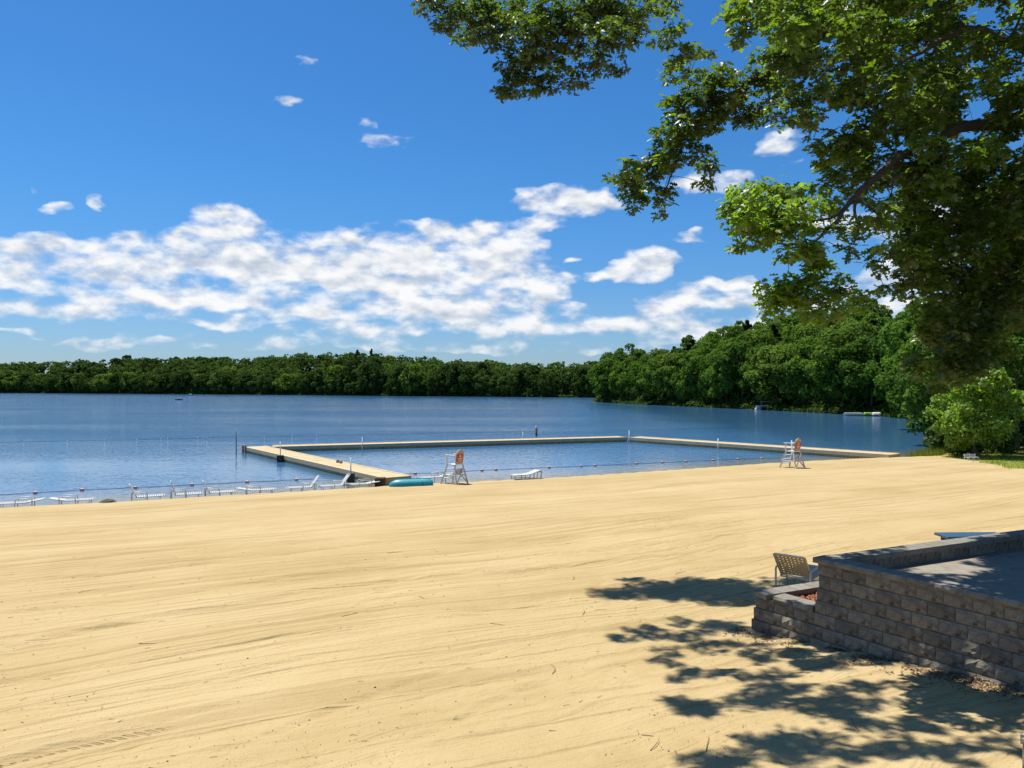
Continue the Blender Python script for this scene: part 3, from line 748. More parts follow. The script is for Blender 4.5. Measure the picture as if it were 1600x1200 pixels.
tag(link('waterside_grass', np_mesh('waterside_grass', v, f, M['grass'], attrs={'tint': ('FACE', rs.random(n))})), 'tall grass at the water corner left of the lawn', 'grass', kind='stuff')

# ------------------------------------------------------------------ swimming dock
def dock(pts, width, side, label, ribs=True):
    """walkway along two ground points; pts give the edge line that faces the camera-left side, width goes to the other side"""
    a, b = np.array(pts[0], float), np.array(pts[1], float); d = (b - a); L = float(np.hypot(*d)); u = d / L
    e = empty('dock_walkway', (a[0], a[1], 0), math.atan2(u[1], u[0]))
    y0, y1 = (0, width) if side > 0 else (-width, 0)
    n = int(L / .6)
    me_ = MB().box(0, .59, y0 + .16, y1 - .16, .43, .495).mesh('plank', M['dock_top'])
    # cross planks, joined beyond what can be picked apart at this distance
    pm = MB(); rr = random.Random(int(L * 10))
    for k in range(n):
        x0 = k * L / n; pm.box(x0 + .006, x0 + L / n - .006, y0 + .151, y1 - .151, .41, .485 + rr.uniform(-.006, .006))
    o = pm.build('deck_planks', M['dock_top'], e); tag(o, kind='stuff')
    for yy in (y0, y1 - .15): MB().box(0, L, yy, yy + .15, .20, .515).build('edge_beam', M['dock_cap'], e, bevel=.01)
    for yy, s in ((y0 + .05, -1), (y1 - .05, 1)):
        rb = MB(); nn = int(L / .30)
        for k in range(nn):
            x0, x1 = k * L / nn, (k + 1) * L / nn; w_ = (x1 - x0)
            prof = [(x0, 0), (x0 + .25 * w_, 0), (x0 + .4 * w_, -.07 * s), (x0 + .85 * w_, -.07 * s), (x1, 0)]
            for (p0, q0), (p1, q1) in zip(prof[:-1], prof[1:]):
                rb.add([(p0, yy + q0, -1.2), (p1, yy + q1, -1.2), (p1, yy + q1, .205), (p0, yy + q0, .205)], [(0, 1, 2, 3)])
        rb.build('sheet_wall', M['dock_side'], e)
    eb = MB()
    for x0 in (0.02, L - .02): eb.box(x0 - .02, x0 + .02, y0 + .1, y1 - .1, -1.2, .405)
    eb.build('end_wall', M['dock_side'], e)
    MB().box(.1, L - .1, (y0 + y1) / 2 - .1, (y0 + y1) / 2 + .1, .2, .38).build('stringer', M['timber'], e)
    tag(e, label, 'dock')
    return e
A = on_z(381, 706.5)[:2]; B = on_z(594, 757.5, 0.05)[:2]
ud = (B - A) / np.linalg.norm(B - A)
dock([A, B + ud * .25], 2.0, 1, 'left arm of the beige swimming dock running from the beach into the lake')
C = on_z(980, 690.2)[:2]
A2 = A + ud * .0 + np.array([ud[1], -ud[0]]) * 0
fa = A + np.array([-ud[1], ud[0]]) * 2.2 + ud * 1.6
fd = (C - fa) / np.linalg.norm(C - fa)
dock([fa + fd * .02, C], 2.1, 1, 'far side of the swimming dock parallel to the opposite shore')
Dn = on_z(1385, 717.5, .12)[:2]
ue = (Dn - C) / np.linalg.norm(Dn - C)
dock([C + ue * .05, Dn + ue * .2], 2.1, 1, 'right arm of the swimming dock reaching the beach near the lawn')

def pole(px, py_top, py_bot, zb, mat, r, label, foot=None, name='dock_pole', cap=False):
    q_ = on_z(px, py_bot, zb); top = HC - (py_top - YH) / F * q_[1]
    e = empty(name, tuple(q_))
    MB().tube([(0, 0, -1.2), (0, 0, top - zb)], r, 8).build('shaft', mat, e, smooth=True)
    if foot: MB().box(-.22, .22, -.22, .22, -zb + foot[0], -zb + foot[1]).build('bracket', M['dark_timber'], e, bevel=.02)
    if cap: MB().lathe([(0, 0), (r * 1.6, .02), (r * 1.6, .1), (0, .14)], 8, (0, 0, top - zb - .02)).build('cap', mat, e)
    tag(e, label, 'pole'); return e
pole(369, 673, 709, 0.0, M['dark_metal'], .045, 'tall dark pole off the left outer corner of the dock')
pole(438, 690, 722, 0.0, M['galv'], .042, 'grey pole with dark bracket on the outer side of the left dock arm', (.02, .55))
pole(548, 715, 753, 0.0, M['galv'], .042, 'grey pole with dark bracket near the beach end of the left dock arm', (.0, .55))
pole(566, 683, 700, .3, M['white'], .036, 'white pole on the inner side of the far dock near its left end')
pole(817, 673, 685, .3, M['white'], .036, 'thin white pole behind the middle of the far dock', cap=True)
pole(983, 673, 686, .45, M['white'], .04, 'white pole standing at the far right corner of the dock')
pole(1122, 685, 698, .45, M['white'], .04, 'white pole midway along the right dock arm')
pole(1237, 688, 707.5, .45, M['white'], .04, 'white pole on the right dock arm just behind the lifeguard chair')
def post(px, py, zb, h, r, label):
    q_ = on_z(px, py, zb)
    o = MB().lathe([(r, -1.4), (r, h - .05), (r * .75, h), (0, h)], 10).build('mooring_post', M['timber'], None, True, loc=tuple(q_))
    tag(o, label, 'post', 'wooden posts beside the dock')
post(379.5, 707, 0, .70, .11, 'left of the two wooden posts at the outer left dock corner')
post(383.5, 708, 0, .75, .11, 'right of the two wooden posts at the outer left dock corner')
post(527.5, 729, .2, .52, .12, 'left of the two short wooden posts inside the left dock arm')
post(532.5, 730, .2, .50, .12, 'right of the two short wooden posts inside the left dock arm')
q_ = on_z(838, 681)
e = empty('channel_marker', tuple(q_)); MB().tube([(0, 0, -1), (0, 0, .85)], .13, 10).build('pile', M['dark_timber'], e, smooth=True)
MB().lathe([(.15, .85), (.15, 1.1), (.1, 1.2), (0, 1.2)], 10).build('cap', M['white_float'], e); tag(e, 'dark marker pile with pale top out in the lake beyond the dock', 'marker')
q_ = on_z(594, 757, .2); e = MB().box(-.28, .28, -.28, .28, -.5, .42).build('dock_pile_block', M['dark_timber'], None, bevel=.03, loc=tuple(q_)); tag(e, 'dark timber block at the beach end of the left dock arm', 'block')

def float_line(name, pxs, rope_pts, col, fr, label):
    q0 = on_z(*rope_pts[0]); e = empty(name, tuple(q0))
    pts = [Vector(on_z(*p_, .03)) - Vector(q0) for p_ in rope_pts]
    dense = []
    for a, b in zip(pts[:-1], pts[1:]):
        for k in range(8): dense.append(a.lerp(b, k / 8) + Vector((0, math.sin(k) * .06, -.02 * math.sin(math.pi * k / 8))))
    dense.append(pts[-1])
    MB().tube(dense, .012, 5).build('rope', M['rope'], e)
    me_ = MB().lathe([(0, -fr * 1.7), (fr * .6, -fr * 1.5), (fr, -fr * .7), (fr, fr * .7), (fr * .6, fr * 1.5), (0, fr * 1.7)], 10, axis='x').mesh('float', col, True)
    for p_ in pxs: link('float', me_, e, loc=Vector(on_z(*p_, .05)) - Vector(q0))
    tag(e, label, 'float line')
float_line('float_line', [(55, 769.5), (128, 765), (211, 761.5), (300, 757), (386, 752.7), (463, 749.2)],
           [(-40, 774.5), (55, 769.5), (128, 765), (211, 761.5), (300, 757), (386, 752.7), (463, 749.2), (492, 748)], M['orange'], .075, 'rope with orange floats in the shallows left of the dock')
inn = [(649, 739.3), (683, 738), (753, 734.5), (775, 733.5), (858, 730), (908, 728), (930, 727), (995, 724), (1035, 722.3), (1072, 720.6), (1114, 718.8), (1153, 717.2), (1190, 715.8)]
float_line('float_line', inn, [(598, 742)] + inn + [(1225, 714.6)], M['orange'], .072, 'rope with orange floats across the water inside the dock enclosure')
out = [(37, 690), (105, 688.6), (163, 687.6), (214, 686.6), (252, 685.6), (262, 685.4), (309, 684.5), (323, 684.2), (413, 682.3), (456, 681.4), (495, 680.6)]
float_line('float_line', out, [(-60, 692)] + out + [(640, 677.6), (760, 675), (838, 673.4)], M['white_float'], .045, 'long rope with small white floats outside the dock')

# ------------------------------------------------------------------ lifeguard chairs
def lifeguard_chair(loc, rz, label, s=1.0):
    e = empty('lifeguard_chair', loc, rz); e.scale = (s, s, s)
    # local +x is the way the chair looks
    hs_, top = 1.12, .40
    for sy in (-1, 1):
        for sx, x0, x1 in ((1, .72, .30), (-1, -.62, -.30)):
            MB().bar((x0, sy * .50, -.12), (x1, sy * .34, hs_), .075, .075).build('leg', M['white'], e)
    for k, z_ in enumerate((.30, .58, .86)):
        f_ = z_ / hs_; x_ = .72 + (.30 - .72) * f_; hw = .50 - .16 * f_
        MB().box(x_ - .05, x_ + .10, -hw, hw, z_ - .02, z_ + .025).build('step', M['white'], e, bevel=.005)
    for sy in (-1, 1):
        f_ = .45; MB().bar((.53, sy * (.43 + .04), .50), (-.48, sy * (.43 + .04), .50), .03, .09).build('side_rail', M['white'], e)
        MB().bar((.32, sy * .345, hs_ + .0), (.32, sy * .345, hs_ + .56), .06, .06).build('arm_post', M['white'], e)
        MB().box(-.34, .46, sy * .345 - .06, sy * .345 + .06, hs_ + .56, hs_ + .60).build('armrest', M['white'], e, bevel=.008)
    for k in range(4): MB().box(-.30 + k * .165, -.30 + k * .165 + .15, -.36, .36, hs_, hs_ + .04).build('seat_slat', M['white'], e, bevel=.005)
    MB().bar((-.58, -.47, .06), (-.34, .38, .98), .03, .08).build('cross_brace', M['white'], e)
    MB().bar((-.60, .47, .06), (-.37, -.38, .98), .03, .08).build('cross_brace', M['white'], e)
    # rounded back
    pr = [(-.30, 0), (.30, 0), (.30, .62)] + [(.30 * math.cos(a), .62 + .26 * math.sin(a)) for a in np.linspace(.25, math.pi - .25, 9)] + [(-.30, .62)]
    b = MB(); n = len(pr); x0, lean = -.30, .16
    vs = [(x0 - lean * z_ - th, y_, hs_ + .05 + z_) for th in (0, .04) for (y_, z_) in pr]
    b.add(vs, [tuple(range(n)), tuple(reversed(range(n, 2*n)))] + [(i, n + i, n + (i+1) % n, (i+1) % n) for i in range(n)])
    bk = b.build('backrest', M['tan_back'], e)
    MB().add([(x0 - lean * z_ - .055 - th, y_, hs_ + .05 + z_) for th in (0, .012) for (y_, z_) in ((-.27, .18), (.27, .18), (.27, .58), (-.27, .58))],
             [(0, 1, 2, 3), (7, 6, 5, 4), (0, 4, 5, 1), (1, 5, 6, 2), (2, 6, 7, 3), (3, 7, 4, 0)]).build('sign', M['red_sign'], bk)
    em = MB()
    def mark(y0, y1, z0, z1): em.add([(x0 - lean * z_ - .070, y_, hs_ + .05 + z_) for (y_, z_) in ((y0, z0), (y1, z0), (y1, z1), (y0, z1))], [(0, 1, 2, 3)])
    mark(-.035, .035, .42, .55); mark(-.085, .085, .467, .505)
    for k in range(7): mark(-.20 + k * .058, -.165 + k * .058, .30, .37)
    for k in range(5): mark(-.14 + k * .058, -.105 + k * .058, .21, .265)
    em.build('lettering', M['sign_white'], bk)
    MB().bar((-.33, -.32, hs_ - .35), (-.33, .32, hs_ - .35), .03, .3).build('back_panel', M['white'], e)
    tag(e, label, 'lifeguard chair', 'lifeguard chairs on the beach')
    return e
q_ = on_z(711, 755.5, .28); lifeguard_chair((q_[0], q_[1], gz(q_[0], q_[1])), R(140), 'white lifeguard chair beside the teal upturned boat', 1.0)
q_ = on_z(1239, 730.5, .40); lifeguard_chair((q_[0], q_[1], gz(q_[0], q_[1])), R(122), 'white lifeguard chair alone in front of the right dock arm', 1.02)

# ------------------------------------------------------------------ chaise longues
def chaise(loc, rz, label, back=55, name='chaise_longue', straps=8, smat=None, scale=1.0, group='strap chaises along the water', weave=False):
    """local +x runs from the head to the foot"""
    e = empty(name, loc, rz); e.scale = (scale,) * 3
    smat = smat or M['strap_white']; W = .33; r = .018; zs = .36
    MB().tube([(-.10, -W, zs), (1.22, -W, zs), (1.25, -W + .03, zs), (1.25, W - .03, zs), (1.22, W, zs), (-.10, W, zs)], r, 7).build('seat_frame', M['white_plastic'], e, smooth=True)
    MB().tube([(-.10, -W, zs - .01), (-.10, W, zs - .01)], r, 6).build('cross_bar', M['white_plastic'], e)
    for sy in (-1, 1):
        y_ = sy * (W + .035)
        MB().tube([(-.30, y_, -.02), (-.30, y_, .545), (-.26, y_, .575), (.34, y_, .575), (.40, y_, .54), (.44, y_, -.02)], .022, 7).build('arm_frame', M['white_plastic'], e, smooth=True)
        MB().tube([(1.02, sy * W, zs), (1.05, sy * W, -.02)], r, 6).build('leg', M['white_plastic'], e)
        MB().tube([(-.30, y_, .14), (.43, y_, .14)], .010, 6).build('stretcher', M['white_plastic'], e)
    n = straps + 4
    for k in range(n):
        x0 = -.06 + k * 1.26 / n; MB().box(x0, x0 + .06, -W - .012, W + .012, zs + .004, zs + .02).build('seat_strap', smat, e)
    a = R(back); c, s = -math.cos(a), math.sin(a); Lb = .74
    bk = empty('backrest', (-.06, 0, zs + .02)); bk.parent = e; bk.rotation_euler = (0, 0, 0)
    def P_(l, y_, o=0): return (c * l + s * o, y_, s * l - c * o)
    MB().tube([P_(0, -W), P_(Lb - .03, -W), P_(Lb, -W + .03), P_(Lb, W - .03), P_(Lb - .03, W), P_(0, W)], r, 7).build('back_frame', M['white_plastic'], bk, smooth=True)
    up = Vector((s, 0, -c))
    if weave:
        for k in range(9): MB().bar(P_(.06 + k * .079, -W, .004), P_(.06 + k * .079, W, .004), .052, .006, up).build('back_strap', smat, bk)
        for k in range(8): MB().bar(P_(.01, -W + .045 + k * .0815, .012), P_(Lb - .01, -W + .045 + k * .0815, .012), .048, .006, up).build('back_strap', smat, bk)
    else:
        for k in range(straps): MB().bar(P_(.05 + k * .085, -W - .01, .012), P_(.05 + k * .085, W + .01, .012), .072, .01, up).build('back_strap', smat, bk)
    tag(e, label, 'lounge chair', group)
    return e
def shore_chair(px, foot_right, back, label, off=1.15, smat=None):
    """stands at the water's edge, turned along it; px is the column of its arm frame"""
    yy = 40.0
    for _ in range(12):
        x_ = (px - 800) / F * yy
        j = np.interp(x_, [p_[0] for p_ in SHORE[:11]], [p_[1] for p_ in SHORE[:11]]); yy = j + off
    x_ = (px - 800) / F * yy
    a = math.atan2(8.5, 18.5) + random.uniform(-.06, .06)
    return chaise((x_, yy, max(gz(x_, yy), -.14) + .0), a if foot_right else a + math.pi, label, back, smat=smat)
shore_chair(41, False, 10, 'white strap lounge chair lying flat at the left edge of the photo by the water')
shore_chair(105, True, 10, 'flat white lounge chair second from the left at the water edge')
shore_chair(216, True, 62, 'upright-backed white lounge chair nearest the dark rock by the water')
shore_chair(277, True, 70, 'white lounge chair with the steepest raised back in the middle of the row')
shore_chair(330, True, 60, 'raised-back white lounge chair left of the flat one in the row')
shore_chair(394, True, 10, 'flat white lounge chair between raised ones before the open water')
shore_chair(484, False, 54, 'white lounge chair with solid white back leaning right, left of the dock', smat=M['white_plastic'])
shore_chair(532, False, 54, 'white lounge chair with back raised against the side of the dock', smat=M['white_plastic'])
shore_chair(571, False, 8, 'flat lounge chair right at the foot of the dock')
q_ = on_z(682, 755, .22); chaise((q_[0], q_[1] + 1.6, .06), R(205), 'flat lounge chair between the teal boat and the lifeguard chair', 10)
# near strap chair behind the block wall
cx_, cy_ = 6.60, 17.35
chaise((cx_ + .05, cy_ + .1, gz(cx_, cy_) + .02), math.atan2(.78, .62), 'cream woven strap lounge chair standing behind the low block wall', 47, smat=M['strap'], group='strap chaises along the water', weave=True, scale=1.07)

# moulded lounger alone at the water
q_ = on_z(822, 750, .22); x_, y_ = q_[0], q_[1] + .25
e = empty('moulded_lounger', (x_, y_, gz(x_, y_)), R(24))
prof = [(-.95, .30), (-.6, .31), (-.2, .30), (.2, .34), (.5, .44), (.75, .52), (.92, .52), (1.0, .42)]
b = MB()
for w0, w1 in ((-.32, .32),):
    n = len(prof); vs = [(x0, w, z0 - th) for th in (0, .05) for w in (w0, w1) for (x0, z0) in prof]
    fs = []
    for i in range(n - 1):
        fs += [(i, i+1, n+i+1, n+i), (2*n+i, 3*n+i, 3*n+i+1, 2*n+i+1), (i, 2*n+i, 2*n+i+1, i+1), (n+i, n+i+1, 3*n+i+1, 3*n+i)]
    fs += [(0, n, 3*n, 2*n), (n-1, 3*n-1, 4*n-1, 2*n-1)]
    b.add(vs, fs)
b.build('shell', M['white_plastic'], e)
for sy in (-1, 1):
    for x0, z0 in ((-.85, .29), (-.15, .29), (.45, .40), (.95, .44)): MB().bar((x0, sy * .28, z0), (x0 - .06, sy * .29, -.03), .06, .05).build('leg', M['white_plastic'], e)
    MB().bar((-.9, sy * .31, .06), (.4, sy * .31, .06), .03, .04).build('runner', M['white_plastic'], e)
tag(e, 'low white moulded lounger alone at the water right of the lifeguard chair', 'lounge chair')

# ------------------------------------------------------------------ teal upturned boat, rock
q_ = on_z(641, 760.5, .26); e = empty('upturned_boat', (q_[0], q_[1] + .3, gz(q_[0], q_[1] + .3)), R(17))
def hull(L, W, H, n=16, k=9, keel=.0, tip=.35, blunt=False):
    vs, fs = [], []
    for i in range(n + 1):
        s = i / n; x0 = -L / 2 + L * s
        wd = W / 2 * (1 - (1 - min(1, s / .30)) ** 2.2 * (1 - tip)) * ((1 - max(0, (s - .8) / .2) ** 2 * (.18 if blunt else .8)))
        hh = H * (1 - (1 - min(1, s / .22)) ** 2 * .55) * (1 - max(0, (s - .86) / .14) ** 2 * .25)
        for j in range(k + 1):
            a = math.pi * j / k
            vs.append((x0, -math.cos(a) * wd, math.sin(a) ** .8 * hh + keel))
    for i in range(n):
        for j in range(k):
            q = i * (k + 1) + j; fs.append((q, q + k + 1, q + k + 2, q + 1))
    fs.append(tuple(range(k + 1))); fs.append(tuple(reversed(range(n * (k + 1), (n + 1) * (k + 1)))))
    return MB().add(vs, fs)
hull(2.5, .78, .40, blunt=True, tip=.30).build('hull', M['teal'], e, smooth=True)
MB().tube([(.62, -.395 * math.cos(a), .405 * math.sin(a) ** .8 + .004) for a in np.linspace(0, math.pi, 12)], .016, 6).build('seam', M['blue'], e)
MB().box(-1.0, 1.15, -.02, .02, .385, .425).build('keel', M['teal'], e)
tag(e, 'teal upturned boat lying on the sand at the foot of the dock', 'boat')
q_ = on_z(165, 787.5, .2); b = MB(); rr = random.Random(3)
b.lathe([(0, -.15), (.30, -.1), (.34, .04), (.24, .14), (.10, .19), (0, .2)], 10); b.v = [(x0 * rr.uniform(.9, 1.5), y0 * rr.uniform(.7, 1), z0 * rr.uniform(.85, 1.15)) for (x0, y0, z0) in b.v]
o = b.build('rock', M['rock'], None, loc=(q_[0], q_[1] + .2, .22)); tag(o, 'small dark rock at the water edge between the lounge chairs', 'rock')

# ------------------------------------------------------------------ boats across the water
def pontoon_boat(loc, rz):
    e = empty('pontoon_boat', loc, rz)
    for sy in (-1, 1): MB().lathe([(0, -2.4), (.18, -2.2), (.30, -1.7), (.30, 2.2), (.12, 2.4), (0, 2.4)], 10, (0, sy * .8, .1), 'x').build('pontoon', M['grey'], e, smooth=True)
    MB().box(-2.2, 2.2, -1.15, 1.15, .42, .52).build('deck', M['grey'], e)
    for sy in (-1, 1): MB().box(-2.1, 2.0, sy * 1.1 - .03, sy * 1.1 + .03, .58, 1.15).build('side_panel', M['white_plastic'], e)
    MB().box(1.95, 2.02, -1.0, 1.0, .58, 1.15).build('front_panel', M['white_plastic'], e)
    MB().box(-.6, 0, -.9, -.2, .52, 1.3).build('console', M['grey'], e)
    for sx in (-1.5, .7):
        for sy in (-1, 1): MB().tube([(sx, sy * 1.0, .55), (sx, sy * 1.0, 2.1)], .03, 6).build('canopy_post', M['galv'], e)
    MB().add([(x0, y0, 2.1 + (.12 if abs(y0) < .5 else 0) + th) for th in (0, .05) for x0 in (-1.8, 1.0) for y0 in (-1.1, -.4, .4, 1.1)],
             [(0,1,5,4),(1,2,6,5),(2,3,7,6),(8,12,13,9),(9,13,14,10),(10,14,15,11),(0,4,12,8),(3,11,15,7),(0,8,9,1),(1,9,10,2),(2,10,11,3),(4,5,13,12),(5,6,14,13),(6,7,15,14)]).build('canopy', M['white_plastic'], e)
    tag(e, 'white pontoon boat with canopy moored under the trees on the right-hand shore', 'boat')
q_ = on_z(1194, 640.2); pontoon_boat((q_[0], q_[1], 0), R(170))
q_ = on_z(1335, 649.5); e = empty('moored_boat', (q_[0], q_[1], 0), R(172))
b = hull(4.4, 1.5, -.55, tip=.1); b.v = [(x0, y0, z0 + .45) for (x0, y0, z0) in b.v]; b.build('hull', M['white_plastic'], e, smooth=True)
MB().box(-1.5, 1.9, -.55, .55, .46, .62).build('cover', M['white_plastic'], e, bevel=.05); tag(e, 'long low white boat lying along the right-hand shore', 'boat')
q_ = on_z(1357, 647.6, .3); e = hull(2.0, .8, .5).build('kayak', M['lime'], None, True, loc=(q_[0], q_[1], .25)); e.rotation_euler = (0, 0, R(175)); tag(e, 'lime green upturned kayak next to the long white boat', 'kayak')
q_ = on_z(1370, 648.6, .2); e = hull(1.8, .9, .6).build('dinghy', M['grey'], None, True, loc=(q_[0], q_[1], .2)); e.rotation_euler = (0, 0, R(160)); tag(e, 'grey upturned dinghy right of the lime green kayak', 'boat')
q_ = on_z(279.5, 625); e = empty('motorboat', (q_[0], q_[1], 0), R(5))
b = hull(3.6, 1.5, -.6, tip=.1); b.v = [(x0, y0, z0 + .45) for (x0, y0, z0) in b.v]; b.build('hull', M['navy'], e, smooth=True)
MB().box(-1.4, 1.5, -.6, .6, .44, .62).build('deck', M['white_plastic'], e, bevel=.04); MB().box(-.3, .9, -.45, .45, .62, 1.15).build('cabin', M['white_plastic'], e, bevel=.06)
MB().tube([(-.2, 0, 1.1), (-.2, 0, 1.9)], .03, 6).build('mast', M['galv'], e); tag(e, 'small white motorboat with dark hull out on the lake at left', 'boat')
q_ = on_z(297, 618.2); e = empty('motorboat', (q_[0], q_[1], 0), R(8))
b = hull(4.4, 1.6, -.7, tip=.1); b.v = [(x0, y0, z0 + .6) for (x0, y0, z0) in b.v]; b.build('hull', M['white_plastic'], e, smooth=True)
MB().add([(-.9, -.6, .6), (.8, -.6, .6), (.8, .6, .6), (-.9, .6, .6), (-.5, -.5, 1.5), (.3, -.5, 1.5), (.3, .5, 1.5), (-.5, .5, 1.5)], [(0,1,5,4),(1,2,6,5),(2,3,7,6),(3,0,4,7),(4,5,6,7)]).build('cabin', M['white_plastic'], e)
tag(e, 'farther small white boat close to the far shore at left', 'boat')
# bare sandy landing on the right-hand shore
c0 = on_z(1235, 639.5); b = MB(); rr = random.Random(8); ring = [(c0[0] + math.cos(a) * 4.2 * rr.uniform(.8, 1.1), c0[1] + 2.2 + math.sin(a) * 3.5 * rr.uniform(.8, 1.1)) for a in np.linspace(0, 6.28, 15)[:-1]]
b.add([(c0[0], c0[1] + 2.5, 1.15)] + [(x0, y0, max(.0, .12 + .32 * (y0 - c0[1] + .8))) for (x0, y0) in ring], [(0, i + 1, (i + 1) % 14 + 1) for i in range(14)])
o = b.build('sandy_landing', M['tan_back'], None, True); tag(o, kind='structure')

# white slatted bench on the lawn
q_ = on_z(1518, 718.5, .42); e = empty('bench', (q_[0], q_[1], gz(q_[0], q_[1])), R(8))
for k in range(3): MB().box(-.5, .5, -.18 + k * .13, -.07 + k * .13, .20, .23).build('seat_slat', M['white_plastic'], e)
for k in range(2): MB().box(-.5, .5, .20, .23, .28 + k * .09, .34 + k * .09).build('back_slat', M['white_plastic'], e)
for sx in (-1, 0, 1):
    MB().box(sx * .44 - .03, sx * .44 + .03, .16, .20, 0, .45).build('leg', M['white_plastic'], e); MB().box(sx * .44 - .03, sx * .44 + .03, -.2, -.15, 0, .2).build('leg', M['white_plastic'], e)
tag(e, 'small low white slatted bench on the lawn before the shrubs', 'bench')

# ------------------------------------------------------------------ block walls and terrace
U2 = np.array([.545, -.838]); U2 /= np.linalg.norm(U2); V2 = np.array([.905, .425]); V2 /= np.linalg.norm(V2)
P0 = np.array([4.74, 14.6]); CH, BL, CT = .225, .43, .10
Z0 = 1.28 - CH * 0.0 - .02
def block_mesh(name, L, Hh, Dp, mat, seed, rough=.022, nx_=6, nz_=4):
    rs = np.random.default_rng(seed); vs = []; fs = []
    g = .0035
    for j in range(nz_ + 1):
        for i in range(nx_ + 1):
            edge = i in (0, nx_) or j in (0, nz_)
            y_ = .014 if edge else -rs.uniform(-.2, 1) * rough
            x_ = g + (L - 2*g) * i / nx_ + (0 if i in (0, nx_) else rs.uniform(-.02, .02)); z_ = g + (Hh - 2*g) * j / nz_ + (0 if j in (0, nz_) else rs.uniform(-.012, .012))
            if edge and rs.random() < .25: y_ += rs.uniform(0, .014)
            vs.append((x_, y_, z_))
    for j in range(nz_):
        for i in range(nx_):
            a = j * (nx_ + 1) + i; fs.append((a, a + 1, a + nx_ + 2, a + nx_ + 1))
    b = len(vs); vs += [(g, Dp, g), (L - g, Dp, g), (L - g, Dp, Hh - g), (g, Dp, Hh - g)]
    fs.append((b + 1, b, b + 3, b + 2))
    fs.append(tuple([b, b + 1] + list(reversed(range(0, nx_ + 1)))))
    top0 = nz_ * (nx_ + 1); fs.append(tuple([b + 2, b + 3] + list(range(top0, top0 + nx_ + 1))))
    fs.append(tuple([b + 3, b] + [j * (nx_ + 1) for j in range(nz_ + 1)]))
    fs.append(tuple([b + 1, b + 2] + [j * (nx_ + 1) + nx_ for j in reversed(range(nz_ + 1))]))
    me = bpy.data.meshes.new(name); me.from_pydata(vs, [], fs); me.materials.append(mat); me.update(); return me
blocks = [block_mesh('wall_block', BL, CH, .26, M['block'], k) for k in range(7)]
half = [block_mesh('wall_block', BL / 2, CH, .26, M['block'], 20 + k, nx_=3) for k in range(3)]
caps = [block_mesh('cap_stone', BL * 1.0, CT, .36, M['cap'], 40 + k, .012, 5, 2) for k in range(4)]
rb = random.Random(4)
wall = empty('retaining_wall', (P0[0], P0[1], Z0))
def lay(parent, org, dirv, z, L0, L1, stagger, kinds=None, depth_flip=False, name='wall_block', lim=None):
    """a course of blocks along dirv from distance L0 to L1"""
    a = math.atan2(dirv[1], dirv[0]); s = L0; first = True
    pl = Vector(parent.location)
    while s < L1 - .05:
        use_half = first and stagger
        me_ = rb.choice(half) if (use_half and name == 'wall_block') else rb.choice(kinds or blocks)
        Lb = BL / 2 if (use_half and name == 'wall_block') else BL
        first = False
        p_ = np.array(org) + dirv * s
        if lim is None or lim(p_ + dirv * Lb / 2, z):
            o_ = link(name, me_, parent, loc=(p_[0] - pl.x, p_[1] - pl.y, z - pl.z), rot=(0, 0, a + rb.uniform(-.006, .006)))
            if depth_flip: pass
        s += Lb
    return s
inward = np.array([-U2[1], U2[0]])     # from the front face into the terrace
seen = lambda p_, z: z + CH > gz(p_[0], p_[1]) - .02
LU = 1.30; LEN = 7.6
for c in range(-0, 3):                       # courses A to C, whole front
    sb = .028 * (2 - c)
    lay(wall, P0 - inward * sb - U2 * sb, U2, Z0 + c * CH, 0, LEN, c % 2 == 1, lim=seen)
for c in range(3, 7):                        # upper courses
    lay(wall, P0 + inward * (.012 * (c - 2)), U2, Z0 + c * CH, LU + (.03 * (c - 3)), LEN, c % 2 == 1, lim=seen)
ztop = Z0 + 7 * CH
lay(wall, P0 + inward * -.03, U2, ztop, LU - .02, LEN, False, caps, name='cap_stone')
# lower cap along the front of the planter
lay(wall, P0 + inward * -.03, U2, Z0 + 3 * CH, .42, LU - .06, False, caps, name='cap_stone')
# left side of the planter: runs back to the right, its outer face looks towards the lake
SL = 10 * BL
def side_course(org, z, L, kinds, name, stag):
    e_ = np.array(org) + V2 * L
    lay(wall, e_, -V2, z, 0, L, stag, kinds, name=name)
for c in range(3): side_course(P0 + V2 * .30, Z0 + c * CH, SL, blocks, 'wall_block', c % 2 == 1)
side_course(P0 - V2 * .04 + U2 * -.03, Z0 + 3 * CH, SL + BL, caps, 'cap_stone', False)
# left side of the terrace
Cn = P0 + U2 * LU
SL2 = 12.0
for c in range(3, 7): side_course(Cn + V2 * .30 + inward * .04, Z0 + c * CH, SL2, blocks, 'wall_block', c % 2 == 0)
side_course(Cn + V2 * .34 + U2 * -.03 + inward * .0, ztop, SL2, caps, 'cap_stone', False)
tag(wall, 'weathered grey split-face block retaining wall around the raised terrace', 'wall')
# terrace floor and planter bed
fl = ztop - .20
def quad_pts(a, b, c, d, z, thick):
    vs = [(q_[0], q_[1], z) for q_ in (a, b, c, d)] + [(q_[0], q_[1], z - thick) for q_ in (a, b, c, d)]
    return MB().add(vs, [(0, 1, 2, 3), (7, 6, 5, 4), (0, 4, 5, 1), (1, 5, 6, 2), (2, 6, 7, 3), (3, 7, 4, 0)])
i0 = Cn + inward * .22 + U2 * .24
tag(quad_pts(i0, P0 + U2 * LEN + inward * .22, P0 + U2 * LEN + inward * .2 + V2 * 11.8, i0 + V2 * 11.8, fl, 1.6).build('terrace_paving', M['pave']), kind='structure')
pb0 = P0 + inward * .2 + U2 * .25
bed = quad_pts(pb0, P0 + U2 * (LU + .1) + inward * .2, P0 + U2 * (LU + .1) + V2 * 4.2, pb0 + V2 * 4.0, Z0 + 3 * CH - .05, .5).build('planter_soil', M['soil']); tag(bed, kind='structure')
rs = np.random.default_rng(77)
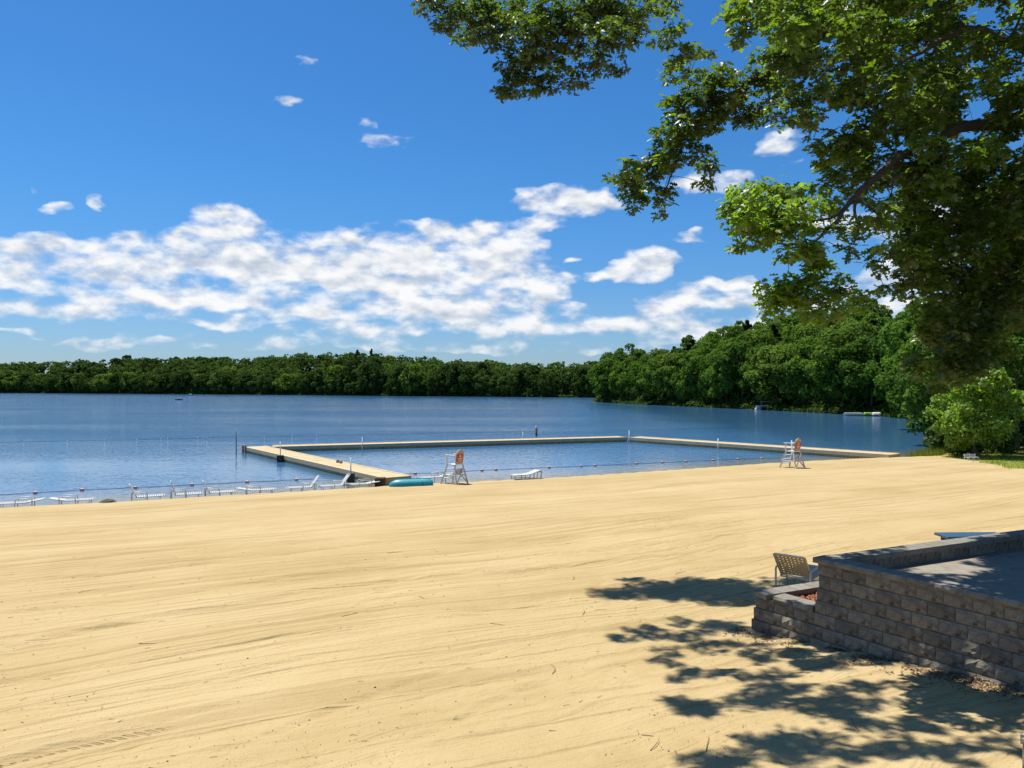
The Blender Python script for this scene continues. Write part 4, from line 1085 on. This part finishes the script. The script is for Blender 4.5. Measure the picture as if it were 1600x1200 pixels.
n = 3500; uu, vv = rs.uniform(.27, LU + .05, n), rs.uniform(.05, 3.9, n)
cp = P0 + U2 * uu[:, None] + V2 * vv[:, None] + inward * .2
v, f = leaves(np.column_stack([cp, Z0 + 3 * CH - .04 + rs.uniform(0, .04, n)]), rs.normal(size=(n, 3)) * .5 + np.array([0, 0, 1]), rs.uniform(.03, .08, n), QUAD * np.array([1, .5, 1]), rs)
tag(link('mulch', np_mesh('mulch', v, f, M['mulch'])), 'reddish wood mulch in the planter at the wall corner', 'mulch', kind='stuff')
# second low wall end at the right edge of the foreground
q1 = np.array([5.10, 7.5]); z1 = gz(*q1) - .05
w2 = empty('low_wall', (q1[0], q1[1], z1))
tz = HC - (1147 - YH) / F * 7.5
for c in range(2):
    lay(w2, q1, U2, tz - .1 - (2 - c) * CH, 0, 1.7, c == 1)
    lay(w2, q1 + V2 * 1.72, -V2, tz - .1 - (2 - c) * CH, 0, 1.5, c == 1)
lay(w2, q1 - np.array([.02, 0]), U2, tz - .1, 0, 1.7, False, caps, name='cap_stone'); lay(w2, q1 + V2 * 1.9, -V2, tz - .1, 0, 1.5, False, caps, name='cap_stone')
tag(w2, 'dark end of a low block wall at the bottom right corner', 'wall')

# blue board lying beyond the terrace wall
e = empty('swim_board', (13.95, 23.0, gz(13.95, 23.0)), R(2)); 
MB().box(-.80, 1.15, -.35, .35, .30, .38).build('board', M['blue'], e, bevel=.02)
for sx in (-.55, .85): MB().box(sx - .06, sx + .06, -.30, .30, -.02, .30).build('trestle', M['dark_timber'], e)
tag(e, 'flat blue board on low trestles on the sand behind the terrace wall', 'board')

# ------------------------------------------------------------------ litter on the sand
rs = np.random.default_rng(91)
def sand_z(p_):
    """height of the modelled sand sheet by interpolation"""
    p_ = np.asarray(p_); Zg = GZ.reshape(ny, nx)
    i = np.clip(np.searchsorted(gx, p_[:, 0]) - 1, 0, nx - 2); j = np.clip(np.searchsorted(gy, p_[:, 1]) - 1, 0, ny - 2)
    fx = (p_[:, 0] - gx[i]) / (gx[i+1] - gx[i]); fy = (p_[:, 1] - gy[j]) / (gy[j+1] - gy[j])
    return (Zg[j, i]*(1-fx)+Zg[j, i+1]*fx)*(1-fy) + (Zg[j+1, i]*(1-fx)+Zg[j+1, i+1]*fx)*fy
n = 16000
pp = np.column_stack([rs.uniform(-16, 14, n), 7 + 24 * rs.random(n) ** 1.6])
dn = fbm(pp[:, 0] * .45, pp[:, 1] * .45, 41) + .12 * sstep(-pp[:, 1], -15, -8)
pp = pp[rs.random(n) < sstep(dn, .50, .70)]; n = len(pp)
v, f = leaves(np.column_stack([pp, sand_z(pp) + .006]), rs.normal(size=(n, 3)) * .6 + np.array([0, 0, 1]), rs.uniform(.006, .018, n) * np.where(rs.random(n) < .06, 2.4, 1), QUAD * np.array([1, .8, 3]), rs)
tag(link('sand_debris', np_mesh('sand_debris', v, f, M['twig'])), 'scattered dark specks of bark and leaf on the sand', 'debris', kind='stuff')
n = 520; tb = MB(); pp = np.column_stack([rs.uniform(-14, 12, n), 7 + 18 * rs.random(n) ** 1.5]); zz = sand_z(pp)
for (x_, y_), z_ in zip(pp, zz):
    L = rs.uniform(.03, .12) if rs.random() < .9 else rs.uniform(.2, .5); th = rs.normal() * .8 + .45; r_ = .0028 + L * .007
    pts = [(x_, y_, z_ + .006)]; 
    for k in range(3):
        th += rs.normal() * .22; pts.append((pts[-1][0] + math.cos(th) * L / 3, pts[-1][1] + math.sin(th) * L / 3, z_ + .008 + rs.uniform(0, .01)))
    tb.tube(pts, [r_, r_, r_ * .8, r_ * .5], 4)
tag(tb.build('twigs', M['twig']), 'small dry twigs strewn over the near sand', 'twigs', kind='stuff')
n = 4200; s_ = rs.uniform(-.3, 6.5, n); o_ = -np.abs(rs.normal(size=n)) * .28 - .03
pp = P0 + U2 * s_[:, None] + inward * o_[:, None]; k_ = fbm(pp[:, 0] * 1.5, pp[:, 1] * 1.5, 55) > .42; pp = pp[k_]; n = len(pp)
v, f = leaves(np.column_stack([pp, sand_z(pp) + rs.uniform(.004, .02, n)]), rs.normal(size=(n, 3)) * .4 + np.array([0, 0, 1]), rs.uniform(.02, .05, n), LEAF5, rs)
tag(link('leaf_litter', np_mesh('leaf_litter', v, f, M['litter'])), 'reddish brown leaf litter along the foot of the block wall', 'litter', kind='stuff')

# ------------------------------------------------------------------ the big oak over the terrace
oak = empty('oak_tree', (15.6, 15.2, gz(15.6, 15.2)))
OB = np.array(oak.location)
rs = np.random.default_rng(5)
def W(px, py, Y): return at(px, py, Y)
LIMBS = [
  [(15.6, 15.2, 9.0), W(1780, 150, 15.2), W(1600, 188, 14.8), W(1486, 205, 14.6), W(1385, 262, 13.4), W(1328, 317, 12.6), W(1274, 375, 12.1), W(1215, 380, 11.9)],
  [(15.5, 15.2, 11.0), W(1680, -60, 15.6), W(1432, -5, 15.6), W(1290, 54, 15.4), W(1208, 108, 15.2), W(1160, 138, 15.1), W(1100, 177, 15.0), W(1062, 232, 14.9), W(1040, 300, 14.8)],
  [(15.5, 15.2, 13.0), W(1480, -250, 18), W(1250, -170, 20), W(1050, -70, 21.3), W(920, 8, 21.8), W(868, 52, 21.9), W(818, 118, 22)],
  [(15.6, 15.2, 9.6), W(1760, 60, 15), W(1579, 62, 14.2), W(1510, 47, 13.8), W(1420, 90, 13.6), W(1330, 130, 13.5)],
  [(15.6, 15.2, 8.2), W(1800, 300, 16.2), W(1640, 330, 16.6), W(1540, 420, 16.8), W(1480, 500, 16.9)],
  [(15.6, 15.2, 12.0), (11.5, 12.2, 15.0), (7.5, 11.6, 16.2), (3.5, 11.8, 16.3), (.5, 13.0, 15.9)],
  [(15.6, 15.2, 12.6), (11.5, 16.0, 16.2), (6.5, 16.8, 17.6), (2.0, 17.2, 17.2), (-1.2, 17.6, 16.3)],
  [(15.6, 15.2, 11.4), (12.6, 11.6, 14.5), (9.6, 8.9, 15.4), (6.0, 7.6, 15.2)],
  [(15.6, 15.2, 11.8), (18.5, 18.5, 15.0), (21.5, 20.5, 16.8)],
  [(15.6, 15.2, 10.8), (19.0, 12.5, 13.5), (22.5, 10.5, 14.5)],
  [(15.6, 15.2, 13.0), (15.2, 19.0, 16.5), (14.0, 22.5, 17.5)],
]
tr = MB(); tz0 = OB[2]
tr.tube([(0, 0, -.4), (.0, 0, .3), (.05, .05, 2.5), (-.05, .0, 5.0), (0, 0, 8.0), (-.1, 0, 11.0), (-.1, .05, 14.0)], [.75, .58, .48, .44, .40, .30, .16], 14)
tr.build('trunk', M['bark'], oak, True)
nodes = []; node_r = []
def curve(pts, n=5):
    pts = [np.array(p_, float) for p_ in pts]; out = []
    for i in range(len(pts) - 1):
        p0 = pts[max(i - 1, 0)]; p1 = pts[i]; p2 = pts[i + 1]; p3 = pts[min(i + 2, len(pts) - 1)]
        for k in range(n):
            u = k / n; out.append(.5 * ((2*p1) + (-p0+p2)*u + (2*p0-5*p1+4*p2-p3)*u*u + (-p0+3*p1-3*p2+p3)*u**3))
    out.append(pts[-1]); return out
for i, L in enumerate(LIMBS):
    c_ = curve(L); n = len(c_)
    rr = [.19 * (1 - k / (n - 1)) ** 1.5 + .014 for k in range(n)]
    MB().tube([q_ - OB + (rs.normal(size=3) * .03 if 0 < k < n-1 else 0) for k, q_ in enumerate(c_)], rr, 9).build('limb', M['bark'], oak, True)
    for q_, r_ in list(zip(c_, rr))[4:]: nodes.append(q_); node_r.append(r_)
nodes = np.array(nodes); node_r = np.array(node_r)

blobs = []; sunny = []      # centre, radius, density, leaf tint with each group's sun or shade in it
def B(px, py, r, Y, jit=.7, dn=1.0, tn=.2): blobs.append((at(px, py, Y + rs.normal() * jit), r / F * Y, dn, tn))  # dark default tint stands in for shade on the hanging boughs
for (px, py, r) in [(665,4,22),(700,18,30),(690,38,16),(735,30,36),(722,58,18),(770,45,40),(755,10,30),(800,20,40),(830,60,44),(810,100,34),(800,135,28),(790,150,13),(835,120,30),
                    (850,20,44),(872,92,34),(890,50,40),(900,130,18),(925,98,24),(920,25,44),(955,60,36),(960,105,18),(968,20,34),(990,45,26),(860,132,18),(1000,10,26),(940,5,40)]: B(px, py, r, 21.8)
for (px, py, r) in [(1040,8,20),(1052,40,18),(1040,62,20),(1062,90,20),(1048,118,20),(1085,78,14),(1100,82,14),(1080,112,20),(1105,125,20)]: B(px, py, r, 16.2)
for (px, py, r) in [(1125,118,22),(1100,150,22),(1130,160,24),(1072,150,22),(1055,172,24),(1090,190,28),(1120,195,22),(1060,205,28),(1035,222,24),(1020,255,26),(1050,255,24),(985,262,20),(968,272,17),(985,292,22),(990,318,18),
                    (1012,285,20),(1040,290,18),(1032,325,15),(1085,232,20),(1105,255,18),(1098,285,14),(1155,180,22),(1150,140,26),(1212,92,20),(1185,112,20),(1205,125,16),(1240,75,20)]: B(px, py, r, 14.9, .45, 1.5)
# outer clumps of the lower limb; sunlit brightness put into a lighter leaf tint
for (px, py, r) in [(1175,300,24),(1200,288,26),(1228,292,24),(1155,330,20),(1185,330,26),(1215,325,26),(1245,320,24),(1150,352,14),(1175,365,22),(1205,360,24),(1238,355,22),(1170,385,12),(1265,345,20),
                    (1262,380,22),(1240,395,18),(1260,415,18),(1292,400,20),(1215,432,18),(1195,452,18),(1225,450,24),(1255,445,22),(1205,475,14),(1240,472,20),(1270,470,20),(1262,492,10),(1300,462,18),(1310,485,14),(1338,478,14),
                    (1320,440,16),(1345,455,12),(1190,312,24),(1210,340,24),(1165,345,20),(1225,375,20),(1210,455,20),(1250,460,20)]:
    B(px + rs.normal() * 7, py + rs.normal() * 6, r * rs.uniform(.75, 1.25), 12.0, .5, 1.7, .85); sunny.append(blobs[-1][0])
for (px, py, r) in [(1310,330,24),(1340,350,22),(1330,390,20),(1365,330,26),(1380,370,22),(1370,410,24),(1400,330,30),(1395,290,30),(1410,400,26),(1380,445,18),(1400,450,22),(1350,295,30),(1300,290,28),(1290,310,22),(1420,440,22),(1300,360,16)]: B(px, py, r, 13.4, .8, .9, .45)
n_fixed = len(blobs)
def fill(poly, n, r, Y0, Y1, dens=1.0, tn=.4):
    poly = list(poly); xs = [p_[0] for p_ in poly]; ys = [p_[1] for p_ in poly]; k = 0
    while k < n:
        q_ = np.array([[rs.uniform(min(xs), max(xs)), rs.uniform(min(ys), max(ys))]])
        if not inside(q_, poly)[0]: continue
        Y = rs.uniform(Y0, Y1); blobs.append((at(q_[0, 0], q_[0, 1], Y), r * rs.uniform(.7, 1.3) / F * Y, dens, tn)); k += 1
fill([(1130, 0), (1150, 50), (1165, 95), (1205, 120), (1200, 165), (1250, 205), (1300, 255), (1360, 290), (1640, 340), (1640, -60), (1120, -60)], 205, 28, 12.2, 17.5, .95, .42)
fill([(1440, 270), (1640, 270), (1640, 490), (1570, 500), (1530, 570), (1500, 570), (1462, 590), (1440, 555), (1450, 470), (1425, 420), (1405, 330)], 125, 31, 13.0, 18.0, .95, .22)  # shade of the lower right mass put into a darker tint
fill([(1455, 540), (1530, 560), (1500, 640), (1470, 620)], 6, 22, 14, 16, .8, .2)
in_view = len(blobs)
# crown outside the picture: keeps clear of the part of the sky that is open
k = 0
while k < 70:
    d_ = rs.normal(size=3); d_ /= np.linalg.norm(d_); q_ = np.array([13.0, 14.5, 14.5]) + d_ * np.array([9.5, 9.0, 5.6]) * rs.uniform(.55, 1.0)
    if q_[2] < 9.5: continue
    px, py = 800 + F * q_[0] / q_[1], YH - F * (q_[2] - HC) / q_[1]
    if q_[1] > 1 and px < 1680 and py > -70: continue
    blobs.append((q_, rs.uniform(.7, 1.2), .62, .4)); k += 1
# high boughs above the frame whose shade dapples the foreground sand
hd = np.array([-math.sin(R(SUN_AZ)), math.cos(R(SUN_AZ))]) / math.tan(R(SUN_EL))
for (px, py, r) in [(1040,985,.55),(1005,990,.4),(965,996,.22),(1090,978,.5),(1140,985,.6),(1190,990,.55),(1095,1013,.45),(1150,1012,.5),(1040,1025,.3),(1085,1046,.42),(1110,1050,.4),(1172,1064,.42),(1180,1030,.45),(1230,1035,.5),
                    (1105,1090,.42),(1075,1108,.3),(1055,1110,.2),(1160,1100,.5),(1206,1096,.6),(1250,1090,.5),(1280,1105,.5),(1200,1150,.45),(1165,1172,.5),(1120,1190,.4),(1230,1180,.5),(1270,1170,.35),(1290,1040,.5),
                    (1330,1150,.4),(1560,1100,.5),(1440,1178,.4),(1520,1150,.35),(1580,1160,.45),(1300,1120,.35),(1350,1130,.28),(1420,1120,.3),(1470,1140,.28),(1540,1130,.35),(1590,1120,.4),(1480,1095,.35),(1400,1100,.3),(1350,1075,.35),(1310,1075,.3),(1440,1075,.3),(1540,1085,.4),(1380,1165,.28),(1490,1185,.3),(1300,1195,.5),(1090,1200,.35),(1240,1215,.5)]:
    g_ = None; Y = 12.0
    for _ in range(20):
        x_ = (px - 800) / F * Y; Y = (HC - gz(x_, Y)) * F / (py - YH)
    x_ = (px - 800) / F * Y; z_ = gz(x_, Y)
    for Hh in np.arange(rs.uniform(11.5, 13.5), 19, .3):
        q_ = np.array([x_ + hd[0] * Hh, Y + hd[1] * Hh, z_ + Hh])
        if YH - F * (q_[2] - HC) / q_[1] < -F * (r + .25) / q_[1]: break
    for _ in range(3): blobs.append((q_ + rs.normal(size=3) * np.array([.6, .6, .15]) * r + np.array([0, 0, .1]), r * .55, .8, .4))

# the outermost clumps of the low limb stand in full sun: no high bough hangs in its way
sd_ = np.array(sdir)
def shades(c_, r_):
    for q_ in sunny:
        v_ = c_ - q_; t_ = float(v_ @ sd_)
        if t_ > 1.5 and np.linalg.norm(v_ - t_ * sd_) < r_ + .2: return True
    return False
# flecks of sun on the terrace, the wall and the sand
for (px, py, z_) in [(1450, 893, fl), (1540, 905, fl), (1480, 914, fl), (1235, 955, 1.6), (1330, 950, 2.1), (1405, 962, 2.1),
                     (1440, 968, 2.1), (1455, 992, 1.9), (1565, 985, 2.2), (1380, 1000, 1.8), (1300, 915, 2.5), (1350, 905, 2.7), (1500, 950, 2.5), (1520, 1030, 1.9), (1250, 930, 2.1), (1420, 1150, 2.0), (1500, 1150, 2.0)]:
    q_ = on_z(px, py, z_)
    n0_ = len(blobs); blobs = [b_ for i_, b_ in enumerate(blobs) if i_ < n_fixed or not ((lambda v_: float(v_ @ sd_) > 1 and np.linalg.norm(v_ - float(v_ @ sd_) * sd_) < b_[1] * .62 + .06)(b_[0] - q_))]
    in_view = min(in_view, len(blobs))
in_view = max(n_fixed, in_view - 40)
blobs = blobs[:in_view] + [b_ for b_ in blobs[in_view:] if not shades(b_[0], b_[1])]
LC, LN, LT, LG = [], [], [], []
twg = MB()
bc = np.array([b_[0] for b_ in blobs]); best = np.full(len(blobs), 1e9); par = np.zeros((len(blobs), 3)); pr_ = np.zeros(len(blobs))
for q_, r_ in zip(nodes, node_r):
    dq = np.linalg.norm(bc - q_, axis=1) * 1.15; u_ = dq < best; best[u_] = dq[u_]; par[u_] = q_; pr_[u_] = r_
left = set(range(len(blobs)))
while left:                                  # every bough grows from the nearest limb or bough already there
    j = min(left, key=lambda k_: best[k_]); left.remove(j)
    (c_, r_, dn, tn_) = blobs[j]; a_ = par[j]; L_ = np.linalg.norm(c_ - a_)
    mid = (a_ + c_) / 2 + rs.normal(size=3) * .10 * L_ + np.array([0, 0, .05 * L_])
    r0 = min(.035, pr_[j] * .75); r1 = max(.006, r0 * .5)
    if L_ > .1: twg.tube([q_ - OB for q_ in curve([a_, mid, c_], 3)], [r0 + (r1 - r0) * k_ / 6 for k_ in range(7)], 5, False)
    for q_, rq in ((c_, r1), (mid, (r0 + r1) / 2)):
        dq = np.linalg.norm(bc - q_, axis=1); u_ = dq < best; best[u_] = dq[u_]; par[u_] = q_; pr_[u_] = rq
    ns_ = max(4, int(24 * dn * (r_ / .42) ** 2.1))
    dirs = rs.normal(size=(ns_, 3)); dirs /= np.linalg.norm(dirs, axis=1, keepdims=True)
    sp = c_ + dirs * r_ * (rs.random((ns_, 1)) ** .45) * np.array([1, 1, .8])
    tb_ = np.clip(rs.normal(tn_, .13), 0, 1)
    for s_, dv in zip(sp, dirs):
        if rs.random() < .3:
            twg.tube([c_ - OB, (c_ + s_) / 2 + rs.normal(size=3) * .04 - OB, s_ - OB], [.007, .005, .003], 3, False)
        m_ = int(rs.integers(7, 12)); th = rs.uniform(0, 6.28) + np.arange(m_) * 2.4
        outd = np.column_stack([np.cos(th), np.sin(th), rs.uniform(-.55, .25, m_)]) + dv * .5
        outd /= np.linalg.norm(outd, axis=1, keepdims=True); sz = rs.uniform(.11, .20, m_)
        LC.append(s_ + outd * (sz * .62)[:, None] + rs.normal(size=(m_, 3)) * .03); LG.append(outd)
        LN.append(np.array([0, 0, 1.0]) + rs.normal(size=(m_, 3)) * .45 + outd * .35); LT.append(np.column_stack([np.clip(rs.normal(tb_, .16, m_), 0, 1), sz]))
LC, LN, LT, LG = map(np.concatenate, (LC, LN, LT, LG))
v, f = leaves(LC - OB, LN, LT[:, 1], OAK, rs, LG)
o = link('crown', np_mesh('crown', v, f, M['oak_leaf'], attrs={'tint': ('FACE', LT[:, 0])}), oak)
twg.build('twigs', M['bark'], oak)
tag(oak, 'large oak spreading its leafy boughs over the beach from the right', 'oak tree')
print('oak leaves', len(LC), 'blobs', len(blobs), 'far', len(far_list), 'right', len(right_list))
